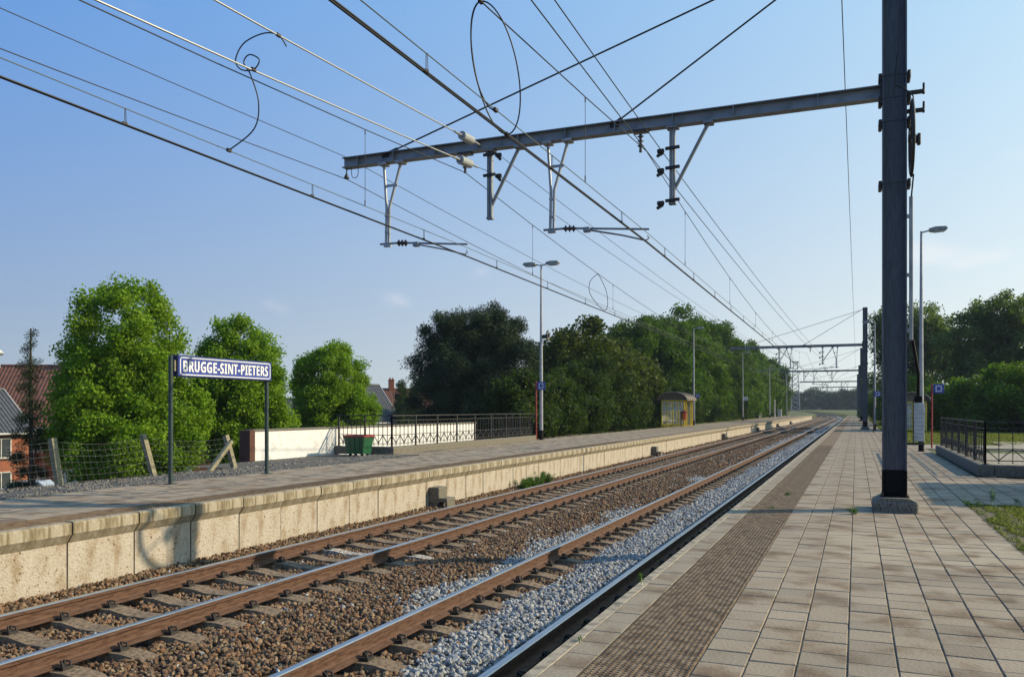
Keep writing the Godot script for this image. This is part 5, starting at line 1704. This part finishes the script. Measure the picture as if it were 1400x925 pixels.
func build_trees() -> void:
	var g := -4.8
	# half of a leaf's light passes through it, so these are reflectance and transmittance together
	var la := Color(0.134, 0.246, 0.018)
	var lb := Color(0.238, 0.358, 0.034)
	# three leafy street trees in a row below the embankment
	tree("leafy_tree", "large bright green leafy tree behind the station name board, biggest of three", Vector3(-21.9, g, -20.2), [[0.0, 7.7, 0.0, 1.9, 2.9, 1.9], [0.2, 6.2, -0.1, 2.35, 2.3, 2.3], [0.7, 5.2, 0.6, 2.1, 1.3, 2.0]], 3600, 0.29, "broad", la, lb, 0.24, "leafy street trees", M.leaf, 0.11)
	tree("leafy_tree", "bright green leafy tree showing above the letters of the name board", Vector3(-22.5, g, -26.4), [[0.0, 7.3, 0.0, 1.7, 2.6, 1.7], [0.1, 5.9, 0.0, 1.9, 2.1, 1.9]], 2700, 0.29, "broad", la, lb, 0.2, "leafy street trees", M.leaf, 0.11)
	tree("leafy_tree", "smaller bright green leafy tree right of the name board, behind the white wall", Vector3(-23.4, g, -33.9), [[0.0, 7.3, 0.0, 1.7, 2.3, 1.7], [0.2, 6.0, -0.1, 1.95, 1.8, 1.9]], 2400, 0.29, "broad", la, lb, 0.18, "leafy street trees", M.leaf, 0.11)
	# thin sparse conifer
	var con := []
	for i in 17:
		var y := 2.0 + i * 0.41
		var w := lerpf(0.75, 0.14, i / 16.0) * rng.randf_range(0.45, 1.25)
		con.append([rng.randf_range(-0.45, 0.45) * (1.0 - i / 17.0), y, rng.randf_range(-0.4, 0.4) * (1.0 - i / 17.0), w, 0.16, w])
	tree("thin_conifer", "thin sparse dark conifer with a bare stem in front of the red roof", Vector3(-22.8, g, -17.6), con, 460, 0.16, "needle", Color(0.022, 0.040, 0.018), Color(0.036, 0.058, 0.024), 0.10, "", M.needle, 0.5)
	# columnar conifers between the roofs
	for q in [[-15.6, 95.0, 0.75, 9.2, "short columnar conifer right above the grey roof"], [-11.9, 90.0, 0.85, 9.6, "columnar conifer in the middle of the red roof"], [-9.7, 84.0, 1.0, 9.2, "columnar conifer beside the big dark pine"]]:
		tree("columnar_conifer", q[4], seen_from(q[0], q[1], g), [[0.0, q[3] * 0.42, 0.0, q[2], q[3] * 0.42, q[2]], [0.0, q[3] * 0.75, 0.0, q[2] * 0.55, q[3] * 0.25, q[2] * 0.55]], 420, 0.42, "needle", Color(0.035, 0.065, 0.018), Color(0.06, 0.095, 0.022), 0.1, "columnar conifers among the roofs", M.needle, 0.12)
	# the big dark pine
	tree("dark_pine", "big dark pine standing behind the railing end and the two-headed lamp", seen_from(-2.6, 52.0, -2.4), [[-0.2, 6.8, 0.0, 3.0, 3.3, 2.8], [-1.7, 5.2, 0.4, 1.8, 2.4, 1.9], [2.2, 6.4, 0.0, 2.1, 3.2, 2.1], [0.8, 3.2, 0.0, 3.2, 2.0, 3.0], [-1.2, 8.3, 0.2, 1.6, 1.5, 1.5], [1.4, 8.5, -0.2, 1.7, 1.5, 1.6], [3.2, 3.6, 0.2, 1.9, 2.6, 1.9]], 4600, 0.38, "needle", Color(0.027, 0.044, 0.022), Color(0.048, 0.070, 0.032), 0.3, "", M.needle, 0.42)
	# woods behind the opposite platform: along, across, crown radius, top, kind
	var wood := [
		[61.0, -19.5, 4.0, 9.3, 1, "round brownish green tree right of the dark pine"],
		[67.5, -19.0, 3.6, 9.0, 1, "round olive tree between the pine and the tall wood"],
		[84.0, -20.5, 5.2, 12.6, 0, "tall dense tree at the front of the wood behind the shelter"],
		[93.0, -20.5, 5.6, 14.0, 0, "tall dense tree of the wood right above the yellow shelter"],
		[104.0, -20.5, 5.6, 15.6, 2, "tall yellowish tree just right of the lamp beside the yellow shelter"],
		[118.0, -20.0, 5.6, 16.4, 0, "tall mid green tree in the wood behind the second lamp post"],
		[133.0, -20.0, 5.6, 15.8, 2, "tall yellowish green tree halfway along the wood"],
		[150.0, -20.0, 5.6, 15.2, 0, "tall mid green tree in the wood above the purple hut"],
		[168.0, -20.0, 5.8, 15.4, 2, "tall tree towards the far end of the wood"],
		[190.0, -20.5, 6.0, 15.6, 0, "tall tree near the far end of the wood"],
		[214.0, -23.0, 6.0, 15.8, 0, "last tall tree at the far end of the wood"],
	]
	var cols := [[Color(0.044, 0.092, 0.013), Color(0.085, 0.150, 0.022)], [Color(0.050, 0.072, 0.014), Color(0.088, 0.108, 0.024)], [Color(0.062, 0.120, 0.012), Color(0.105, 0.175, 0.022)]]
	for q in wood:
		var r: float = q[2]
		var h: float = q[3] * 0.93
		var bl := [[0.0, h - r * 0.95, 0.0, r * 0.80, r * 0.95, r * 0.80], [r * 0.35, h * 0.50, r * 0.3, r * 0.80, h * 0.30, r * 0.85], [-r * 0.35, h * 0.5, -r * 0.3, r * 0.85, h * 0.32, r * 0.85], [r * 0.5, h * 0.25 + 0.4, 0.2, r * 0.6, h * 0.22, r * 0.8]]
		tree("wood_tree", q[5], Vector3(q[1], -0.9, -q[0]), bl, int(2300 * r / 4.5), 0.78 if q[0] < 120.0 else 0.95, "broad", cols[q[4]][0], cols[q[4]][1], 0.3, "trees of the wood behind the opposite platform", M.leaf, 0.34)
	# shrubs at the foot of the wood
	var sh := [
		[41.0, -16.6, 1.9, 3.0, "lowest shrub behind the two-headed lamp post"], [45.5, -16.9, 2.1, 3.4, "shrub beside the lower branches of the pine"], [50.5, -16.8, 2.2, 4.0, "leafy shrub in the middle of the hedge bank"],
		[55.5, -16.6, 2.3, 4.4, "tall shrub with a few sunlit leaves before the olive tree"], [60.5, -16.4, 2.2, 4.2, "dense shrub just left of the yellow shelter"], [64.5, -16.6, 2.0, 3.9, "shrub touching the back of the yellow shelter"], [71.0, -17.0, 2.4, 4.6, "sunlit shrub behind the yellow shelter roof"],
		[78.0, -16.9, 2.2, 4.4, "green shrub right of the yellow shelter"], [87.0, -17.0, 2.4, 4.8, "leafy shrub at the wood edge left of the second lamp post"], [97.0, -17.0, 2.4, 4.8, "leafy shrub at the wood edge by the second lamp post"], [109.0, -17.0, 2.5, 5.0, "leafy shrub behind the white square sign"],
		[122.0, -17.2, 2.5, 5.0, "leafy shrub left of the purple hut"], [156.0, -17.0, 2.6, 5.0, "leafy shrub behind the white cabinet"], [174.0, -17.0, 2.8, 5.0, "leafy shrub at the far end of the platform"], [200.0, -18.0, 3.4, 6.5, "bushy growth at the end of the wood by the tracks"],
	]
	for i in sh.size():
		var q: Array = sh[i]
		var r: float = q[2]
		var ca := Color(0.030, 0.052, 0.014)
		var cb := Color(0.058, 0.090, 0.022)
		tree("shrub", q[4], Vector3(q[1], -0.05, -q[0]), [[0.0, q[3] * 0.55, 0.0, r * 0.85, q[3] * 0.5, r], [0.5, q[3] * 0.28, 0.9, r * 0.8, q[3] * 0.3, r * 0.9], [0.3, q[3] * 0.3, -0.9, r * 0.8, q[3] * 0.32, r * 0.9]], 900, 0.52, "broad", ca, cb, 0.08, "shrubs at the foot of the wood", M.leaf, 0.3, "shrub")
	# right-hand side
	var ra := Color(0.105, 0.150, 0.052)
	var rb := Color(0.180, 0.225, 0.082)
	tree("tall_tree", "airy tall tree with drooping branches behind the second mast", Vector3(6.6, 0, -104.0), [[0.4, 10.2, 0.0, 2.4, 2.8, 2.6], [-2.8, 9.2, 0.0, 2.2, 2.4, 2.4], [2.2, 7.6, 0.0, 2.6, 2.8, 3.0], [-1.5, 5.4, 0.0, 3.4, 3.0, 3.4], [-3.6, 11.2, 0.3, 1.3, 1.4, 1.3]], 1300, 0.72, "broad", ra, rb, 0.34, "trees beyond the near platform", M.leaf, 0.5)
	tree("tall_tree", "highest airy tree right of the nearest mast with gaps of sky", Vector3(12.6, 0, -92.0), [[-0.6, 9.9, 0.0, 2.0, 2.4, 2.2], [1.6, 10.3, 0.5, 1.8, 2.1, 2.0], [-2.0, 8.0, 0.0, 2.8, 2.8, 2.8], [2.0, 7.6, 0.0, 3.2, 2.8, 3.0], [0.0, 4.6, 0.0, 4.4, 3.0, 3.6]], 1500, 0.68, "broad", ra, rb, 0.36, "trees beyond the near platform", M.leaf, 0.5)
	tree("tall_tree", "broad darker tree at the edge of the view behind the sunlit bush", Vector3(20.5, 0, -96.0), [[0.0, 7.4, 0.0, 3.0, 2.4, 3.0], [-2.6, 6.6, 0.0, 2.4, 2.4, 2.6], [2.8, 6.6, 0.0, 2.8, 2.6, 2.8], [0.0, 4.2, 0.0, 5.0, 2.8, 3.8]], 1500, 0.7, "broad", ra, rb, 0.34, "trees beyond the near platform", M.leaf, 0.45)
	var bush := [[10.2, 68.0, 2.6, 4.7, "bright green bush behind the red sign pole"], [13.8, 66.5, 3.2, 5.4, "big sunlit green bush behind the stair railing"], [18.2, 66.5, 3.6, 5.6, "sunlit green bush at the edge of the view"], [6.4, 70.0, 2.4, 3.6, "dark bush beside the second shelter"], [5.0, 88.0, 2.6, 4.2, "dark bush beyond the second shelter"], [4.2, 120.0, 2.6, 4.6, "bush near the third mast"], [4.5, 160.0, 3.0, 4.6, "bush near the fourth mast"], [5.5, 205.0, 3.5, 5.0, "bush where the near platform ends"]]
	for q in bush:
		var r: float = q[2]
		tree("bush", q[4], Vector3(q[0], -0.05, -q[1]), [[0.0, q[3] * 0.55, 0.0, r * 0.9, q[3] * 0.48, r * 0.9], [r * 0.4, q[3] * 0.3, 0.3, r * 0.8, q[3] * 0.32, r * 0.8], [-r * 0.4, q[3] * 0.3, 0.2, r * 0.8, q[3] * 0.32, r * 0.8]], 1300, 0.52, "broad", Color(0.085, 0.155, 0.018), Color(0.150, 0.230, 0.032), 0.1, "bushes beyond the near platform", M.leaf, 0.5, "bush")
	for q in [[300.0, -27.0, 4.2, 6.0, "pale green bush in the bend of the line"], [322.0, -40.0, 4.8, 6.8, "bigger pale bush in the bend of the line"], [285.0, -36.0, 4.4, 6.4, "bush left in the bend close to the end of the wood"]]:
		tree("bush", q[4], Vector3(q[1], -1.2, -q[0]), [[0.0, q[3] * 0.5, 0.0, q[2] * 1.3, q[3] * 0.5, q[2]]], 420, 1.0, "leaf", Color(0.05, 0.085, 0.03), Color(0.08, 0.115, 0.04), 0.1, "bushes in the bend", M.leaf, 0.3, "bush")
	# the wood that closes the view, one mass
	var fw := Node3D.new()
	fw.name = "distant_wood"; fw.set_meta("kind", "stuff"); add_child(fw)
	tag(fw, "bluish distant wood closing the view where the tracks bend away", "wood")
	var nz := FastNoiseLite.new()
	nz.seed = 77; nz.frequency = 0.03
	for k in 2:
		var buf := PackedFloat32Array()
		for i in 9000:
			var x := rng.randf_range(-190.0, 130.0)
			var h := 13.5 + 5.0 * nz.get_noise_1d(x * 1.0) + 2.5 * nz.get_noise_1d(x * 4.0 + 300.0)
			var y := h * pow(rng.randf(), 0.85)
			var z := -470.0 - 12.0 * nz.get_noise_1d(x + 900.0) + rng.randf_range(-7.0, 7.0) * (1.2 - y / 18.0) - 0.0004 * x * x
			push(buf, spin().scaled(Vector3.ONE * rng.randf_range(1.1, 2.0)), Vector3(x, y - 1.5, z), Color(0.035, 0.060, 0.020).lerp(Color(0.055, 0.085, 0.028), rng.randf()))
		many("foliage", clump_mesh("leaf%d" % k), M.leaf, buf, fw)

func tuft_mesh(key: String, n: int, h: float, w: float, spread: float) -> ArrayMesh:
	if shared.has(key):
		return shared[key]
	var r := RandomNumberGenerator.new()
	r.seed = key.hash()
	var b := MB.new()
	for i in n:
		var a := r.randf() * TAU
		var d := Vector3(cos(a), 0, sin(a))
		var o := d * spread * 0.3 * r.randf()
		var hh := h * r.randf_range(0.5, 1.1)
		var side := d.cross(Vector3.UP) * w * 0.5
		var mid := o + d * spread * 0.25 + Vector3(0, hh * 0.6, 0)
		var tip := o + d * spread * r.randf_range(0.5, 1.1) + Vector3(0, hh, 0)
		var nn := (d * 0.6 + Vector3.UP * 0.6).normalized()
		var v := r.randf_range(0.75, 1.25)
		b.col = Color(v, v, v)
		b.quad(o - side, o + side, mid + side * 0.8, mid - side * 0.8, nn)
		b.tri(mid - side * 0.8, mid + side * 0.8, tip, nn)
	shared[key] = b.mesh()
	return shared[key]

func weed(label: String, at: Vector3, r: float, h: float, n: int, leaf: float, ca: Color, cb: Color) -> void:
	var t := thing("weed", label, "weed", at, 0.0, "weeds about the platforms")
	var st := MB.new()
	var buf := PackedFloat32Array()
	for i in maxi(3, n / 6):
		var a := rng.randf() * TAU
		var e := Vector3(cos(a) * r * rng.randf_range(0.2, 0.9), h * rng.randf_range(0.5, 1.0), sin(a) * r * rng.randf_range(0.2, 0.9))
		st.tube([Vector3(e.x * 0.15, -0.01, e.z * 0.15), Vector3(e.x * 0.4, e.y * 0.55, e.z * 0.4), e], 0.0035, 0.0015, 4, false)
		for k in 6:
			var u := rng.randf_range(0.25, 1.05)
			push(buf, spin().scaled(Vector3.ONE * leaf * rng.randf_range(0.7, 1.3)), Vector3(e.x * u, e.y * u, e.z * u), ca.lerp(cb, rng.randf()))
	part("stems", st, M.blade, t)
	many("leaves", clump_mesh("leaf0"), M.leaf, buf, t).set_meta("kind", "stuff")

func build_weeds() -> void:
	var ga := Color(0.045, 0.105, 0.018)
	var gb := Color(0.085, 0.165, 0.028)
	for q in [[21.7, 0.35, "bushy green weed at the foot of the far wall, nearest of five"], [22.2, 0.40, "bushy green weed at the foot of the far wall, second of the five"], [22.7, 0.34, "bushy green weed at the foot of the far wall, middle of the five"], [23.2, 0.46, "bushy green weed at the foot of the far wall, fourth of the five"], [23.7, 0.44, "bushy green weed at the foot of the far wall, last of the five"]]:
		weed(q[2], Vector3(-8.62, -0.70, -q[0]), 0.30, q[1] * 0.8, 90, 0.07, ga, gb)
	weed("small rosette of green leaves on the slabs left of the mast block", Vector3(-0.03, 0.0, -13.3), 0.11, 0.10, 36, 0.035, ga, gb)
	weed("small green weed growing on the platform kerb by the near rail", Vector3(-1.74, 0.0, -7.25), 0.06, 0.12, 15, 0.022, ga, gb)
	weed("tiny weed in the kerb joint closest to the camera", Vector3(-1.705, 0.0, -5.35), 0.035, 0.04, 8, 0.014, ga, gb)
	weed("flat tuft of weed on the brown tactile slabs", Vector3(-1.21, 0.0, -15.9), 0.16, 0.03, 22, 0.03, ga, gb)
	weed("second flat tuft of weed on the tactile slabs, nearer", Vector3(-1.22, 0.0, -13.6), 0.09, 0.02, 12, 0.02, ga, gb)
	weed("tall slender weed at the corner of the grass verge", Vector3(2.0, 0.02, -15.2), 0.07, 0.40, 26, 0.035, ga, gb)
	weed("low leafy weed where the verge meets the slabs", Vector3(1.68, 0.0, -15.0), 0.22, 0.11, 34, 0.045, ga, gb)
	weed("low leafy weed along the back edge of the verge", Vector3(2.5, 0.0, -15.4), 0.25, 0.12, 34, 0.045, ga, gb)
	# mown verge and lawn
	var v := Node3D.new()
	v.name = "verge_grass"; v.set_meta("kind", "stuff"); add_child(v)
	tag(v, "sunlit short grass of the verge beside the near platform slabs", "grass")
	for k in 2:
		var buf := PackedFloat32Array()
		for i in 16000:
			var d := rng.randf_range(5.0, 15.35)
			var x := 1.66 + pow(rng.randf(), 1.5) * 4.6
			if x < 1.80 + 0.07 * sin(d * 2.3) + 0.06 * sin(d * 5.1) and rng.randf() < 0.88:
				continue
			var c := Color(0.13, 0.185, 0.026).lerp(Color(0.23, 0.235, 0.06), rng.randf())
			push(buf, Basis(Vector3.UP, rng.randf() * TAU).scaled(Vector3.ONE * rng.randf_range(0.6, 1.3)), Vector3(x, -0.02, -d), c)
		many("tufts", tuft_mesh("tuft%d" % k, 9, 0.055, 0.007, 0.05), M.blade, buf, v)
	var l := Node3D.new()
	l.name = "lawn_grass"; l.set_meta("kind", "stuff"); add_child(l)
	tag(l, "sunlit lawn beyond the stair railing and along the platforms", "grass")
	var lb := PackedFloat32Array()
	for i in 60000:
		var x := rng.randf_range(7.5, 26.0)
		var d := rng.randf_range(20.0, 62.0)
		if i % 3 == 0:
			x = rng.randf_range(1.7, 8.0); d = rng.randf_range(41.0, 150.0)
		elif i % 7 == 0:
			x = rng.randf_range(-16.5, -13.6); d = rng.randf_range(68.0, 190.0)
		push(lb, Basis(Vector3.UP, rng.randf() * TAU).scaled(Vector3.ONE * rng.randf_range(1.2, 2.2)), Vector3(x, -0.03 if x > 0 else 0.02, -d), Color(0.17, 0.21, 0.03).lerp(Color(0.25, 0.25, 0.055), rng.randf()))
	many("tufts", tuft_mesh("tuft0", 9, 0.055, 0.007, 0.05), M.blade, lb, l)
